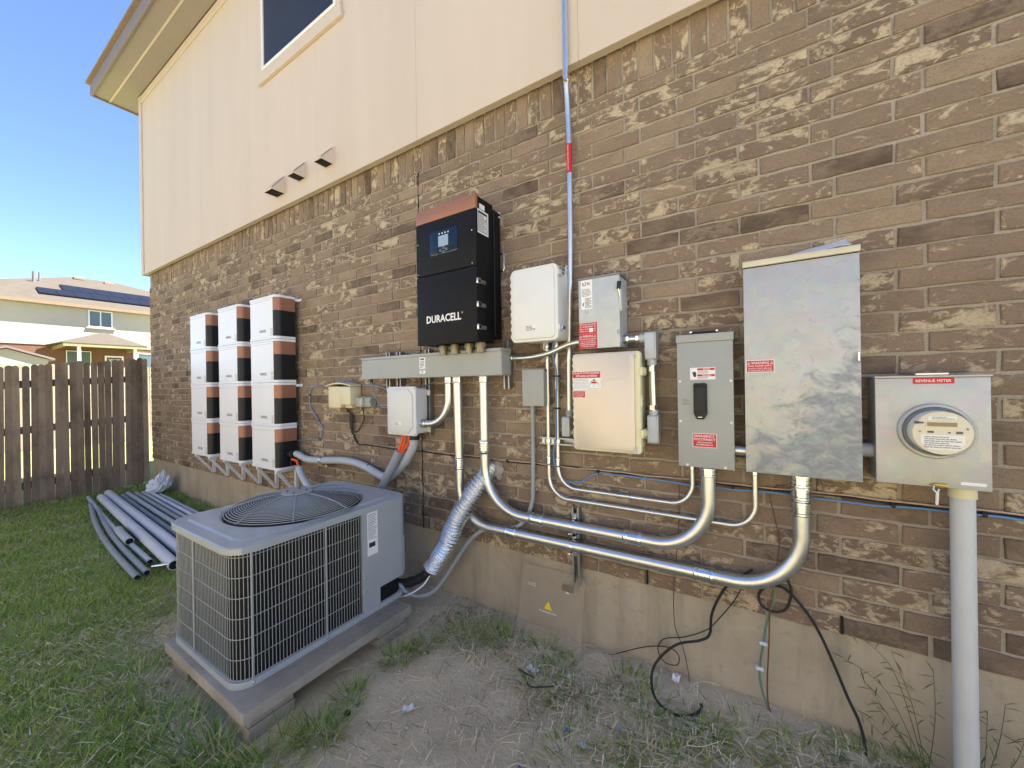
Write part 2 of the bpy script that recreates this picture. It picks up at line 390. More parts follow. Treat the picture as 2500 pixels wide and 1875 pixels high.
TRIM = M('cream_trim', srgb(208, 192, 176), .6, 0, .06, 5)
FASCIA = M('taupe_fascia', srgb(130, 118, 114), .6, 0, .1, 5)
SOFFIT = M('soffit_panel', srgb(152, 142, 134), .7, 0, .06, 5)
WINF = M('white_vinyl', srgb(232, 232, 228), .4, 0, .03, 9)
SOLSCR = M('solar_screen', srgb(36, 42, 56), .55, 0, .12, 40)
SHINGLE = M('brown_shingle', srgb(150, 128, 108), .95, 0, .2, 30, .6, 60)
WOOD = m_wood('weathered_cedar', srgb(154, 136, 117), srgb(126, 110, 95), srgb(86, 75, 65))
WOODL = m_wood('bleached_cedar', srgb(180, 166, 146), srgb(160, 146, 128), srgb(140, 126, 110))
SOIL = m_ground()
# ------------------------------------------------------------------ ground, lawn
def hash2(x, y, s):
    return np.sin(x*s*1.7+1.3)*np.cos(y*s*1.1+.7)+.5*np.sin(x*s*3.1-y*s*2.3+2.1)
def gz(x, y):
    x = np.asarray(x, float); y = np.asarray(y, float)
    z = .010*hash2(x, y, 2.1)+.005*hash2(x, y, 6.3)+.003*hash2(x, y, 15.)
    z = z+.05*np.clip((-x-5.5)/2, 0, 1)*np.clip((y+1.6)/1.6, 0, 1)-.03*np.clip((-y-.9)/.8, 0, 1)*np.clip((-x-5)/3, 0, 1)
    z = z+.025*np.exp(-((y+.02)/.13)**2)*np.clip((x+1.4)/.8, 0, 1)
    return z*np.clip((9-np.abs(x))/2, 0, 1)
def lawn(x, y):
    x = np.asarray(x, float); y = np.asarray(y, float)
    n = .5+.25*hash2(x, y, 3.3)+.18*hash2(x+5, y-3, 8.1)
    a = np.clip((-x-2.55+.35*(n-.5))/.35, 0, 1)                    # left of the condenser
    b = np.clip((-y-1.30+.3*(n-.5))/.2, 0, 1)*np.clip((-x-1.62+.4*(n-.5))/.2, 0, 1)
    d = np.clip((-y-.9)/.5, 0, 1)*0
    c = .75*np.clip((n-.45)/.25, 0, 1)*np.clip((x+.95)/.3, 0, 1)*np.clip((-y-.12)/.15, 0, 1)
    far = np.clip((-y-2.0)/.5, 0, 1)*.5
    L = np.maximum.reduce([a, b, c, far])
    dry = np.clip(1-np.hypot((x+2.95)/.42, (y+1.05)/.45), 0, 1)    # worn strip beside the pad
    return np.clip(L-1.3*dry, 0, 1)
def axis(lo, hi, step, a, b):
    g = list(np.arange(lo, hi+1e-6, step)); s = step; v = lo
    L = []
    while v > a: s *= 1.35; v -= s; L.append(max(v, a))
    s = step; v = hi; Rr = []
    while v < b: s *= 1.35; v += s; Rr.append(min(v, b))
    return np.array(L[::-1]+g+Rr)
gx = axis(-8.2, 1.6, .045, -900, 900); gy = axis(-3.2, .10, .045, -900, 900)
GX, GY = np.meshgrid(gx, gy); GZ = gz(GX, GY); nx, ny = len(gx), len(gy)
idx = np.arange(nx*ny).reshape(ny, nx)
q = np.stack([idx[:-1, :-1], idx[:-1, 1:], idx[1:, 1:], idx[1:, :-1]], -1).reshape(-1, 4)
me = bpy.data.meshes.new('ground')
me.from_pydata(np.stack([GX, GY, GZ], -1).reshape(-1, 3).tolist(), [], q.tolist())
at = me.attributes.new('lawn', 'FLOAT', 'POINT'); at.data.foreach_set('value', np.where((GY < -2.7) & (GX > -8), .5, np.where((GX < -7.8) | (GX > 3), 1, lawn(GX, GY))).ravel())
me.polygons.foreach_set('use_smooth', [True]*len(me.polygons)); me.materials.append(SOIL)
g = bpy.data.objects.new('ground', me); COL.objects.link(g); tag(g, kind='structure')

# ------------------------------------------------------------------ the house
HX0, HX1 = -7.69, 6.0
house = empty('house', (-1, 4, 0), 'two storey house with tan brick below and cream siding above', 'house')
MB().box(HX0+.01, HX1, .012, 9.0, -.4, .4215).build('foundation', FOUND, house, False)
bw = MB().box(HX0+.012, HX1-.02, .0065, .11, .4217, 3.22).build('brick_wall', MORTAR, house, False)
ROW, C0, BL, BH = .0799, .4215, .2525, .0685
def brick_mesh(name, L, H, mat, seed, vert=False):
    rd = random.Random(seed); J = lambda a: rd.uniform(-a, a)
    hx, hz = L/2, H/2; n = 5
    P = [(-hx+L*i/n, -hz) for i in range(n)]+[(hx, -hz), (hx, hz)]+[(hx-L*i/n, hz) for i in range(1, n+1)]
    P = [(x+J(.0026), z+J(.0030)) for x, z in P]
    e = .0035; k = len(P)
    R2 = [(x*(1-e/hx), z*(1-e/hz)) for x, z in P]
    V = [(x, .022, z) for x, z in P]+[(x, .0028+J(.0012), z) for x, z in P]+[(x+J(.001), J(.0016), z+J(.0012)) for x, z in R2]
    F = []
    for r in range(2):
        for i in range(k): F.append((r*k+i, r*k+(i+1) % k, (r+1)*k+(i+1) % k, (r+1)*k+i))
    # front face as quads between the long edges
    b = 2*k
    for i in range(n): F.append((b+i, b+i+1, b+k-2-i, b+k-1-i))
    if vert: V = [(z, y, x) for x, y, z in V]
    m = bpy.data.meshes.new(name); m.from_pydata(V, [], F)
    bm = bmesh.new(); bm.from_mesh(m); bmesh.ops.recalc_face_normals(bm, faces=bm.faces[:]); bm.to_mesh(m); bm.free()
    m.materials.append(mat); return m
def build_bricks():
    full = [brick_mesh('brick', BL-.0105, BH, BRICK, i) for i in range(14)]
    sold = [brick_mesh('soldier_brick', .236, .0695, SOLDIER, 40+i, True) for i in range(6)]
    items = []; cuts = {}
    for row in range(32):
        sh = .455 if row % 2 else .532; z = C0+(row+.5)*ROW
        k0 = int(math.floor((HX0-sh)/BL)); k1 = int(math.ceil((2.6-sh)/BL))
        for k in range(k0, k1):
            xa = sh+k*BL; xb = xa+BL
            if xb < HX0+.04: continue
            cut = None
            if xa < HX0: cut = (HX0, xb)
            if cut is None: items.append(((xa+xb)/2, z, full[(row*7+k*3+(row*k) % 5) % 14], None))
            else: items.append(((cut[0]+xb)/2, z, None, xb-cut[0]-.0105))
    for k in range(int(HX0/.08)+1, 33):
        items.append(((k+.5)*.08, C0+32*ROW+.122, sold[(k*5) % 6], None))
    def size(it):
        d = Vector((it[0], 0, it[1]))-CAM; a = math.pi/2-math.atan(1489/940.0)
        fw = Vector((-math.sin(a), math.cos(a), 0)); rt = Vector((math.cos(a), math.sin(a), 0))
        wv = d.dot(fw)
        if wv < .2: return -1
        u = d.dot(rt)/wv*940; v = d.z/wv*940
        if abs(u) > 1290 or abs(v) > 975: return -1
        return 1/wv**3
    items.sort(key=size, reverse=True)
    o0 = ORG[house.name]
    for i, (x, z, m, L) in enumerate(items[:300]):
        m = m or brick_mesh('brick', L, BH, BRICK, 900+i)
        o = bpy.data.objects.new('soldier_brick' if m.name.startswith('soldier') else 'brick', m); COL.objects.link(o); o.parent = bw
        dy = random.uniform(-.0018, .0012)
        o.location = (x-o0.x+random.uniform(-.001, .001), dy-o0.y, z-o0.z+random.uniform(-.001, .001)); o.rotation_euler = (0, random.uniform(-.004, .004), random.uniform(-.006, .006))
    for nm, mat, sel in (('brickwork', BRICK, lambda m: not (m and m.name.startswith('soldier'))), ('soldier_course', SOLDIER, lambda m: m and m.name.startswith('soldier'))):
        mb = MB()
        for j, (x, z, m, L) in enumerate(items[300:]):
            if not sel(m): continue
            m2 = m or brick_mesh('cut', L, BH, BRICK, 500+j); dy = random.uniform(-.002, .0015)
            mb.add([(v.co.x+x, v.co.y+dy, v.co.z+z) for v in m2.vertices], [tuple(p.vertices) for p in m2.polygons])
        mb.build(nm, mat, bw, smooth=False, kind='stuff')
build_bricks()
# movement joint and weep holes in the brick
pj = [(-2.036+.0025*math.sin(i*1.9), -.002, .4225+i*.064) for i in range(41)]
mb = MB()
for i in range(40):
    a, b = pj[i], pj[i+1]; w_ = .0022
    mb.add([(a[0]-w_, .004, a[2]), (a[0]-w_, -.0035, a[2]), (a[0]+w_, -.0035, a[2]), (a[0]+w_, .004, a[2]), (b[0]-w_, .004, b[2]), (b[0]-w_, -.0035, b[2]), (b[0]+w_, -.0035, b[2]), (b[0]+w_, .004, b[2])],
           [(0, 1, 5, 4), (1, 2, 6, 5), (2, 3, 7, 6)])
mb.build('movement_joint', DARK, bw)
for x in (-.473, .281, -1.98, -3.5): MB().box(x-.0045, x+.0045, -.003, .008, .428, .498).build('weep_hole', DARK, bw, False)
# upper floor
SY = -.07; SZ0, SZ1 = 3.16, 5.80
MB().box(HX0+.03, HX1, -.02, 9.0, 3.18, 5.86).build('upper_wall', SIDING, house, False)
sd = MB().box(HX0+.01, HX1, -.055, -.02, SZ0+.004, SZ1).build('siding', SIDING, house, False)
WX0, WX1, WZ0, WZ1 = -4.01, -2.87, 4.58, 5.72
seam = [HX0]+[-.77-1.2*k for k in range(5, -1, -1)]+[.43, 1.63, 2.83, HX1]
for a, b in zip(seam[:-1], seam[1:]):
    MB().box(a+.0006, b-.0006, SY, -.054, SZ0, SZ1-.002, .0012, 1).build('panel', SIDING, sd, False)
MB().box(HX0-.018, HX0+.075, SY-.016, SY+.001, SZ0-.006, SZ1, .003, 1).build('corner_trim', TRIM, house, False)
MB().box(HX0-.018, HX0-.0005, SY, .1, SZ0-.006, SZ1).build('corner_trim', TRIM, house, False)
MB().box(HX0+.08, HX1, SY-.012, SY-.001, SZ1-.11, SZ1-.003, .003, 1).build('frieze_board', TRIM, house, False)
# window with solar screen
wn = MB()
for x0, x1, z0, z1 in ((WX0-.085, WX0-.03, WZ0-.03, WZ1+.06), (WX1+.03, WX1+.085, WZ0-.03, WZ1+.06), (WX0-.085, WX1+.085, WZ0-.088, WZ0-.032), (WX0-.028, WX1+.028, WZ1+.03, WZ1+.06)):
    wn.box(x0, x1, SY-.022, SY+.001, z0, z1, .003, 1)
win = wn.build('window', TRIM, house, False)
fr = MB()
for x0, x1, z0, z1 in ((WX0-.03, WX0, WZ0-.03, WZ1), (WX1, WX1+.03, WZ0-.03, WZ1), (WX0, WX1, WZ0-.03, WZ0), (WX0, WX1, WZ1-.03, WZ1)):
    fr.box(x0+.0005, x1-.0005, SY-.030, SY, z0, z1, .004, 1)
fr.build('frame', WINF, win, False)
MB().box(WX0, WX1, SY-.016, SY-.008, WZ0, WZ1-.03).build('solar_screen', SOLSCR, win, False)
MB().box(WX0-.10, WX1+.10, SY-.034, SY, WZ0-.145, WZ0-.09, .004, 1).build('sill', TRIM, win, False)
# eave and roof
OY, OX = -.49, -8.20
mb = MB().box(OX+.03, HX1+.4, OY+.03, SY-.018, SZ1, SZ1+.02); mb.box(OX+.03, HX0-.02, SY-.0175, 9.4, SZ1, SZ1+.02); mb.build('soffit', SOFFIT, house, False)
MB().box(OX+.03, HX1+.4, -.30, -.28, SZ1-.004, SZ1+.001).build('soffit_vent', TRIM, house, False)
MB().box(OX, HX1+.4, OY, OY+.028, SZ1-.02, SZ1+.15, .004, 1).build('fascia', FASCIA, house, False)
MB().box(OX, OX+.028, OY+.0285, 9.4, SZ1-.02, SZ1+.15, .004, 1).build('fascia', FASCIA, house, False)
ex, ey, rz = OX-.04, OY-.04, SZ1+.155
xr0, xr1, yr = ex+4.9, HX1-3, 4.45
V = [(ex, ey, rz), (HX1+1.5, ey, rz), (HX1+1.5, 9.44, rz), (ex, 9.44, rz), (xr0, yr, rz+2.3), (xr1, yr, rz+2.3)]
V += [(x, y, z+.03) for x, y, z in V]
F = [(6, 7, 11, 10), (7, 8, 11), (8, 9, 10, 11), (9, 6, 10), (0, 1, 7, 6), (1, 2, 8, 7), (2, 3, 9, 8), (3, 0, 6, 9), (0, 3, 2, 1)]
MB().add(V, F).build('roof', SHINGLE, house, False)
# exhaust hoods under the siding edge
def vent(x0, x1, zb, out=.11, h=.135, open_=0):
    P = [(SY, zb), (SY-out, zb), (SY-out, zb+.018), (SY-.012, zb+h), (SY, zb+h)]
    mb = MB(); t = .003
    for xs in ((x0, x0+t), (x1-t, x1)):
        mb.rings([[(xs[0], y, z) for y, z in P], [(xs[1], y, z) for y, z in P]])
    mb.box(x0, x1, SY-out-.002, SY-out+.001, zb, zb+.02)
    a = [(x0, SY-out, zb+.018), (x1, SY-out, zb+.018), (x1, SY-.012, zb+h), (x0, SY-.012, zb+h)]
    mb.add(a+[(p[0], p[1]+.003, p[2]-.003) for p in a], [(0, 1, 2, 3), (4, 7, 6, 5), (0, 4, 5, 1), (2, 6, 7, 3), (0, 3, 7, 4), (1, 5, 6, 2)])
    mb.box(x0-.018, x1+.018, SY-.004, SY-.0005, zb-.004, zb+h+.015)
    o = mb.build('exhaust_hood', TRIM, house, False)
    MB().box(x0+.004, x1-.004, SY-out+.004, SY-.006, zb+.004, zb+.007).build('hood_shade', DARK, o, False)  # near-black sheet stands in for the shade inside the open hood
vent(-3.45, -3.345, 3.305); vent(-3.04, -2.935, 3.298)
vent(-3.83, -3.69, 3.262, .12, .16)

# ------------------------------------------------------------------ fences
def picket_mesh(name, wd, h, t, mat, seed):
    rd = random.Random(seed); c = wd*.42
    P = [(-wd/2, 0), (wd/2, 0), (wd/2, h-c), (wd/2-c*.35, h-c*.3), (wd/2-c, h), (-wd/2+c, h), (-wd/2+c*.35, h-c*.3), (-wd/2, h-c)]
    b = rd.uniform(-.008, .008)
    V = [(-t/2, y, z) for y, z in P]+[(t/2+(b*z/h), y, z) for y, z in P]; n = 8
    F = [tuple(range(n-1, -1, -1)), tuple(range(n, 2*n))]+[(i, (i+1) % n, n+(i+1) % n, n+i) for i in range(n)]
    m = bpy.data.meshes.new(name); m.from_pydata(V, [], F)
    bm = bmesh.new(); bm.from_mesh(m); bmesh.ops.recalc_face_normals(bm, faces=bm.faces[:]); bm.to_mesh(m); bm.free(); m.materials.append(mat); return m
FX = -7.76
fence = empty('wooden_fence', (FX, -1.5, 0), 'weathered dark grey-brown wooden picket fence closing off the side yard', 'fence')
pm = [picket_mesh('picket', .0590+.0020*(i % 3), 1.84+.004*i, .016, WOOD, i) for i in range(6)]
y = -.045; i = 0
while y > -3.6:
    o = bpy.data.objects.new('picket', pm[(i*5+i//3) % 6]); COL.objects.link(o); o.parent = fence
    zt = 1.925+.125*max(y, -2.2)
    o.location = (random.uniform(-.003, .003), y+1.5, zt-1.84+random.uniform(-.008, .008)); o.rotation_euler = (random.uniform(-.006, .006), 0, random.uniform(-.05, .05))
    y -= .0660+random.choice((0, 0, .002, .006, -.003)); i += 1
for z, tz in ((.30, .09), (1.00, .09), (1.58, .09)):
    mb = MB()
    a, b = -.02, -3.6
    mb.add([(FX+dx, yy, z+dz+.11*max(yy, -2.2)) for yy in (a, b) for dx in (-.055, -.017) for dz in (0, tz)], [(0, 1, 3, 2), (4, 6, 7, 5), (0, 4, 5, 1), (2, 3, 7, 6), (0, 2, 6, 4), (1, 5, 7, 3)])
    mb.build('rail', WOOD, fence, False)
for yy in (-.12, -1.9, -3.5): MB().box(FX-.145, FX-.056, yy-.045, yy+.045, -.1, 1.6).build('post', WOOD, fence, False)
bf = empty('back_fence', (-15, 0, 0), 'pale bleached wooden fence standing beyond the dark picket fence', 'fence')
pl = [picket_mesh('picket', .125, 2.13, .018, WOODL, 20+i) for i in range(3)]
for i in range(44):
    o = bpy.data.objects.new('picket', pl[i % 3]); COL.objects.link(o); o.parent = bf; o.location = (0, -3.6+i*.135, random.uniform(-.01, .01))
for z in (.4, 1.1, 1.75): MB().box(-15.05, -15.012, -3.7, 2.4, z, z+.09).build('rail', WOODL, bf, False)

# ------------------------------------------------------------------ neighbours beyond the fence
NW = M('pale_stucco', srgb(216, 206, 192), .8, 0, .06, 1.2); NWL = M('neighbour_stucco', srgb(182, 171, 156), .8, 0, .06, 1.2); NBR = M('neighbour_red_brick', srgb(124, 86, 70), .9, 0, .25, 14, .4, 40)
nh = empty('neighbour_house', (-31, 5, 0), 'two storey cream and red brick house with solar panels on its roof', 'house')
MB().box(-36, -26, -1.9, 12, 3.48, 5.30).build('upper_wall', NWL, nh, False)
MB().box(-35.95, -26.03, -1.87, 11.95, -.3, 3.48).build('lower_wall', NBR, nh, False)
V = [(-25.72, -2.4, 5.36), (-25.72, 12.5, 5.36), (-36.5, 12.5, 5.36), (-36.5, -2.4, 5.36), (-31, 2.9, 7.58), (-31, 4.5, 7.64)]
NROOF = M('neighbour_shingle', srgb(86, 77, 65), .95, 0, .15, 3, .5, 25)
nr = MB().add(V, [(0, 1, 5, 4), (1, 2, 5), (2, 3, 4, 5), (3, 0, 4), (0, 3, 2, 1)]).build('roof', NROOF, nh, False)
MB().box(-25.74, -25.68, -2.4, 12.5, 5.22, 5.355).build('fascia', M('neighbour_trim', srgb(150, 122, 96), .6), nh, False)
MB().box(-26.02, -25.75, -2.35, 12.4, 5.215, 5.24).build('soffit', SOFFIT, nh, False)
SL = (7.6-5.36)/5.28
def rp(x, y, up=0): return (x, y, 5.36+SL*(-25.72-x)+up)
PANEL = M('solar_cells', srgb(22, 22, 30), .4, 0, .15, 8, spec=.25)
def solar(x0, x1, y0, y1):
    a = [rp(x0, y0, .10), rp(x0, y1, .10), rp(x1, y1, .10), rp(x1, y0, .10)]
    MB().add(a+[(p[0], p[1], p[2]-.05) for p in a], [(0, 1, 2, 3), (4, 7, 6, 5), (0, 4, 5, 1), (1, 5, 6, 2), (2, 6, 7, 3), (3, 7, 4, 0)]).build('solar_panel', PANEL, nh, False)
for i in range(8): solar(-26.62, -27.5, 1.27+i*.56, 1.27+i*.56+.545)
for i in range(7): solar(-27.56, -28.55, 2.12+i*.56, 2.12+i*.56+.545)
for x, y in ((-30.6, 3.1), (-30.4, 4.2)):
    a = rp(x, y, 0); MB().box(x-.16, x+.16, y-.2, y+.2, a[2]-.05, a[2]+.1, .03).build('roof_vent', SHINGLE, nr, False)
a = rp(-28.7, 1.36); MB().cyl((a[0], a[1], a[2]-.1), (a[0], a[1], a[2]+.5), .06, 10).cyl((a[0]-.25, a[1]+.2, a[2]), (a[0]-.25, a[1]+.2, a[2]+.55), .04, 10).build('vent_pipe', FASCIA, nr)
def nwin(y0, y1, z0, z1, x=-26.0, split=True, t=.05):
    mb = MB()
    for c in ((y0-t, y0, z0-t, z1+t), (y1, y1+t, z0-t, z1+t), (y0, y1, z1, z1+t), (y0, y1, z0-t, z0)): mb.box(x-.02, x+.035, c[0], c[1], c[2], c[3])
    if split: mb.box(x-.02, x+.025, (y0+y1)/2-.02, (y0+y1)/2+.02, z0, z1)
    o = mb.build('window', WINF, nh, False)
    MB().box(x-.02, x+.012, y0, y1, z0, z1).build('pane', M('neighbour_glass', srgb(90, 104, 108), .15, 0, .1, 2), o, False)
    return o
o = nwin(2.66, 3.36, 4.46, 5.14); MB().box(-26, -25.93, 2.54, 3.5, 4.34, 4.4).build('sill', NWL, o, False)
nwin(1.95, 2.66, 2.3, 3.24, -26.02, False, .03); nwin(4.3, 5.3, 2.2, 3.25, -26.02, False)
o = MB().box(-26.03, -25.99, 3.13, 3.77, .2, 3.1).build('door', WINF, nh, False); MB().box(-25.99, -25.975, 3.2, 3.70, .25, 3.02).build('door_leaf', NBR, o, False); MB().box(-25.975, -25.965, 3.25, 3.65, 1.9, 2.95).build('door_glass', SCREEN, o, False)
PT = M('porch_trim', srgb(160, 144, 104), .6)
V = [(-23.4, 1.42, 3.42), (-23.4, 4.02, 3.42), (-25.98, 4.3, 3.42), (-25.98, 1.15, 3.42), (-25.98, 2.95, 4.12), (-25.2, 2.95, 4.12)]
MB().add(V, [(0, 1, 5), (1, 2, 4, 5), (3, 0, 5, 4), (0, 3, 2, 1), (2, 3, 4)]).build('porch_roof', NROOF, nh, False)
MB().box(-23.5, -23.42, 1.46, 3.98, 3.28, 3.415).box(-25.97, -23.51, 1.5, 1.58, 3.28, 3.41).box(-25.97, -23.51, 3.86, 3.94, 3.28, 3.41).build('porch_beam', PT, nh, False)
for yy in (1.9, 3.6): MB().box(-23.56, -23.47, yy-.05, yy+.05, -.1, 3.279).build('porch_post', WINF, nh, False)
sh = empty('garden_shed', (-19.5, -.33, 0), 'small cream gable-ended shed showing above the pale back fence', 'shed')
P = [(-1.15, -.1), (.49, -.1), (.49, 2.46), (-.33, 2.76), (-1.15, 2.46)]
MB().rings([[(-19, y, z) for y, z in P], [(-21, y, z) for y, z in P]]).build('wall', NWL, sh, False)
V = [(-18.9, -1.28, 2.44), (-18.9, -.33, 2.785), (-18.9, .62, 2.44), (-21.1, -1.28, 2.44), (-21.1, -.33, 2.785), (-21.1, .62, 2.44)]; V += [(x, y, z+.06) for x, y, z in V]
MB().add(V, [(0, 1, 7, 6), (1, 2, 8, 7), (6, 7, 10, 9), (7, 8, 11, 10), (0, 3, 4, 1), (1, 4, 5, 2), (2, 5, 11, 8), (0, 6, 9, 3), (3, 9, 10, 4), (4, 10, 11, 5)]).build('roof', FASCIA, sh, False)

# behind the camera: unseen fence and house, added to bounce warm sunlight
of = empty('added_bounce_fence', (-2, -6.4, 0), 'unseen cedar board fence added opposite the brick wall for bounce light', 'fence')
pw = [picket_mesh('picket', .138, 1.85, .016, WOODL, 30+i) for i in range(3)]
for i in range(150):
    o = bpy.data.objects.new('picket', pw[i % 3]); COL.objects.link(o); o.parent = of
    o.location = (-11+i*.142, 0, random.uniform(-.01, .01)); o.rotation_euler = (0, 0, math.pi/2)
for z in (.35, 1.0, 1.6): MB().box(-13.1, 8.4, -6.45, -6.41, z, z+.09).build('rail', WOODL, of, False)
oh = empty('added_bounce_house', (-2, -12, 0), 'unseen cream two storey house added beyond the cedar fence for bounce light', 'house')
MB().box(-14, 9, -18, -9, -.3, 5.7).build('wall', NW, oh, False)
V = [(-14.5, -18.5, 5.7), (9.5, -18.5, 5.7), (9.5, -8.5, 5.7), (-14.5, -8.5, 5.7), (-9.5, -13.5, 8), (4.5, -13.5, 8)]
MB().add(V, [(0, 1, 5, 4), (1, 2, 5), (2, 3, 4, 5), (3, 0, 4), (0, 3, 2, 1)]).build('roof', NROOF, oh, False)
for x in (-9, -3, 3): MB().box(x-.6, x+.6, -9.02, -8.96, 3.6, 5.0).build('window', SOLSCR, oh, False)
# ------------------------------------------------------------------ battery towers (twelve modules on wall brackets)
BX = [-5.53, -4.79, -4.087]; BWD = .47; BFY, BBY = -.21, -.04; BZ0, MH = .705, .397
def end_poly(x0, x1, yf, yb, r, n=6):
    """outline of a module seen from above: square on the left, rounded front corner on the right"""
    P = [(x0, yb), (x0, yf)]
    for i in range(n+1):
        a = math.radians(-90+90*i/n); P.append((x1-r+r*math.cos(a), yf+r+r*math.sin(a)))
    P.append((x1, yb)); return P
def battery(x0, zb, label):
    x1 = x0+BWD; zt = zb+MH-.003
    t = empty('battery_module', ((x0+x1)/2, -.12, zb), label, 'battery', 'white battery modules stacked on the brick wall')
    r = .05; cap = .022
    MB().plate(end_poly(x0, x1, BFY, BBY, r), 'z', zb+cap, zt-cap).build('casing', WHITEB, t)
    for za, zc in ((zb, zb+cap-.001), (zt-cap+.001, zt)):
        mb = MB(); mb.plate(end_poly(x0-.004, x1+.004, BFY-.004, BBY, r), 'z', za, zc, .004); mb.build('cap_plate', WHITEB, t)
    def wrap(za, zc, name, mat):
        P = end_poly(x0, x1, BFY-.0016, BBY-.001, r+.0016, 8)[2:]; P = [(x+.0016, y) for x, y in P]
        P = [(P[0][0]-.001, P[0][1])]+P
        V = [(x, y, z) for z in (za, zc) for x, y in P]; n = len(P)
        V += [(x-.0025*(0 if i < 3 else 1), y+.0025*(1 if i < n-2 else 0), z) for z in (za, zc) for i, (x, y) in enumerate(P)]
        F = [(i, i+1, n+i+1, n+i) for i in range(n-1)]+[(n+i, n+i+1, 3*n+i+1, 3*n+i) for i in range(n-1)]+[(i+1, i, 2*n+i, 2*n+i+1) for i in range(n-1)]
        return MB().add(V, F).build(name, mat, t)
    zi0, zi1 = zb+cap+.001, zt-cap-.001; zs = zi0+(zi1-zi0)*.67
    wrap(zs+.0004, zi1, 'copper_band', COPPER); wrap(zi0, zs-.0004, 'black_end', BLACKS)
    MB().box(x0+.012, x1-.09, BFY-.0012, BFY+.001, zi1-.018, zi1-.0165).build('seam', INKL, t, False)
    letters('DURACELL', x0+.176, x0+.296, zb+.067, zb+.092, BFY-.0012, INK, t, bold=.012)
    fine_print(x0+.37, x0+.455-r*.6, zb+.025, zb+.10, BFY-.0012, INKL, t, 6, thick=.3, seed=int(abs(zb)*50+abs(x0)*9))
    return t
twr = ('leftmost', 'middle', 'rightmost'); lvl = ('bottom', 'second from the bottom', 'second from the top', 'topmost')
for ti, x0 in enumerate(BX):
    for li in range(4):
        battery(x0, BZ0+li*MH, f'white battery module with copper and black end, {lvl[li]} of the {twr[ti]} tower')
    for bi, xb in enumerate((x0+.035, x0+BWD-.075)):
        side = ('left', 'right')[bi]
        br = empty('wall_bracket', (xb, 0, .46), f'white triangular steel bracket, {side} one under the {twr[ti]} battery tower', 'bracket', 'brackets carrying the battery towers')
        w_ = .03
        MB().box(xb, xb+w_, -.20, -.004, BZ0-.030, BZ0-.003, .003, 1).build('shelf_arm', WHITEB, br, False)
        MB().box(xb, xb+w_, -.033, -.001, .455, BZ0-.031, .003, 1).build('wall_leg', WHITEB, br, False)
        a = [(-.195, BZ0-.031), (-.165, BZ0-.031), (-.034, .490), (-.034, .455)]
        MB().rings([[(xb+.002, y, z) for y, z in a], [(xb+w_-.002, y, z) for y, z in a]]).build('brace', WHITEB, br, False)
    for zz in (2.265, 1.47):
        tb = MB().box(x0+BWD+.006, x0+BWD+.05, -.012, -.001, zz-.012, zz+.012, .002, 1).box(x0+BWD-.01, x0+BWD+.012, -.039, -.0125, zz-.012, zz+.012, .002, 1)
        screw(tb, x0+BWD+.034, -.012, zz, .005)
        o = tb.build('fixing_tab', WHITEB)
        tag(o, f'small white fixing tab screwed to brick, {"upper" if zz > 2 else "lower"} one beside the {twr[ti]} tower', 'bracket', 'battery fixing tabs')

# ------------------------------------------------------------------ inverter
IX0, IX1, IZ0, IZ1, IY = -1.777, -1.309, 1.695, 2.522, -.28
iv = empty('inverter', (-1.54, 0, IZ0), 'tall black inverter with copper top band and white lettering', 'inverter')
MB().box(IX0+.004, IX1-.004, IY+.018, -.105, IZ0+.004, IZ1-.003, .004).build('body', BLACK, iv)
MB().box(IX0+.012, IX1-.008, -.104, -.022, IZ0+.03, IZ1-.02, .003, 1).build('rear_heatsink', BLACK, iv)
MB().box(IX1-.006, IX1+.004, -.108, -.1, IZ0+.04, IZ1-.05, .002, 1).build('side_seam', BLACKS, iv)
MB().plate(rect(IX0, IX1, 2.121, 2.441), 'y', -.262, IY, .004).build('upper_cover', BLACK, iv)
MB().plate(rect(IX0, IX1, IZ0, 2.117), 'y', -.262, IY, .004).build('lower_cover', BLACK, iv)
MB().plate(rect(IX0, IX1, 2.4425, IZ1), 'y', -.262, IY-.001, .003).build('copper_band', COPPER, iv)
dp = MB().plate(rrect(-1.655, -1.44, 2.228, 2.371, .012), 'y', IY+.002, IY-.003, .001).build('display_panel', GLASSY, iv)
MB().plate(rect(-1.588, -1.511, 2.274, 2.338), 'y', IY-.001, IY-.0042).build('screen', SCREEN, dp)
for bx_, bz_ in ((-1.549, 2.264), (-1.573, 2.251), (-1.527, 2.252), (-1.549, 2.239)):
    o = MB().plate(rrect(bx_-.008, bx_+.008, bz_-.007, bz_+.007, .003, 3), 'y', IY-.001, IY-.004).build('button', INKL, dp, False)
    MB().plate(rect(bx_-.0035, bx_+.0035, bz_-.004, bz_+.003), 'y', IY-.003, IY-.0046).build('button_mark', GLASSY, dp, False)
mb = MB()
for i in range(4): mb.plate(rect(-1.583+i*.023, -1.576+i*.023, 2.346, 2.355), 'y', IY-.001, IY-.0042)
mb.build('indicator_icons', LWHITE, dp, False)
letters('DURACELL', -1.696, -1.424, 1.826, 1.872, IY-.0008, LWHITE, iv, bold=.024)
letters('®', -1.421, -1.410, 1.860, 1.872, IY-.0008, LWHITE, iv)
for x in (-1.731, -1.549, -1.37): screw(mb := MB(), x, IY-.001, 2.504, .004); mb.build('screw', COPPER, iv)
for x, z in ((-1.76, 2.320), (-1.337, 2.320), (-1.76, 2.135), (-1.337, 2.135)): screw(mb := MB(), x, IY, z, .0045); mb.build('screw', BRIGHT, iv)
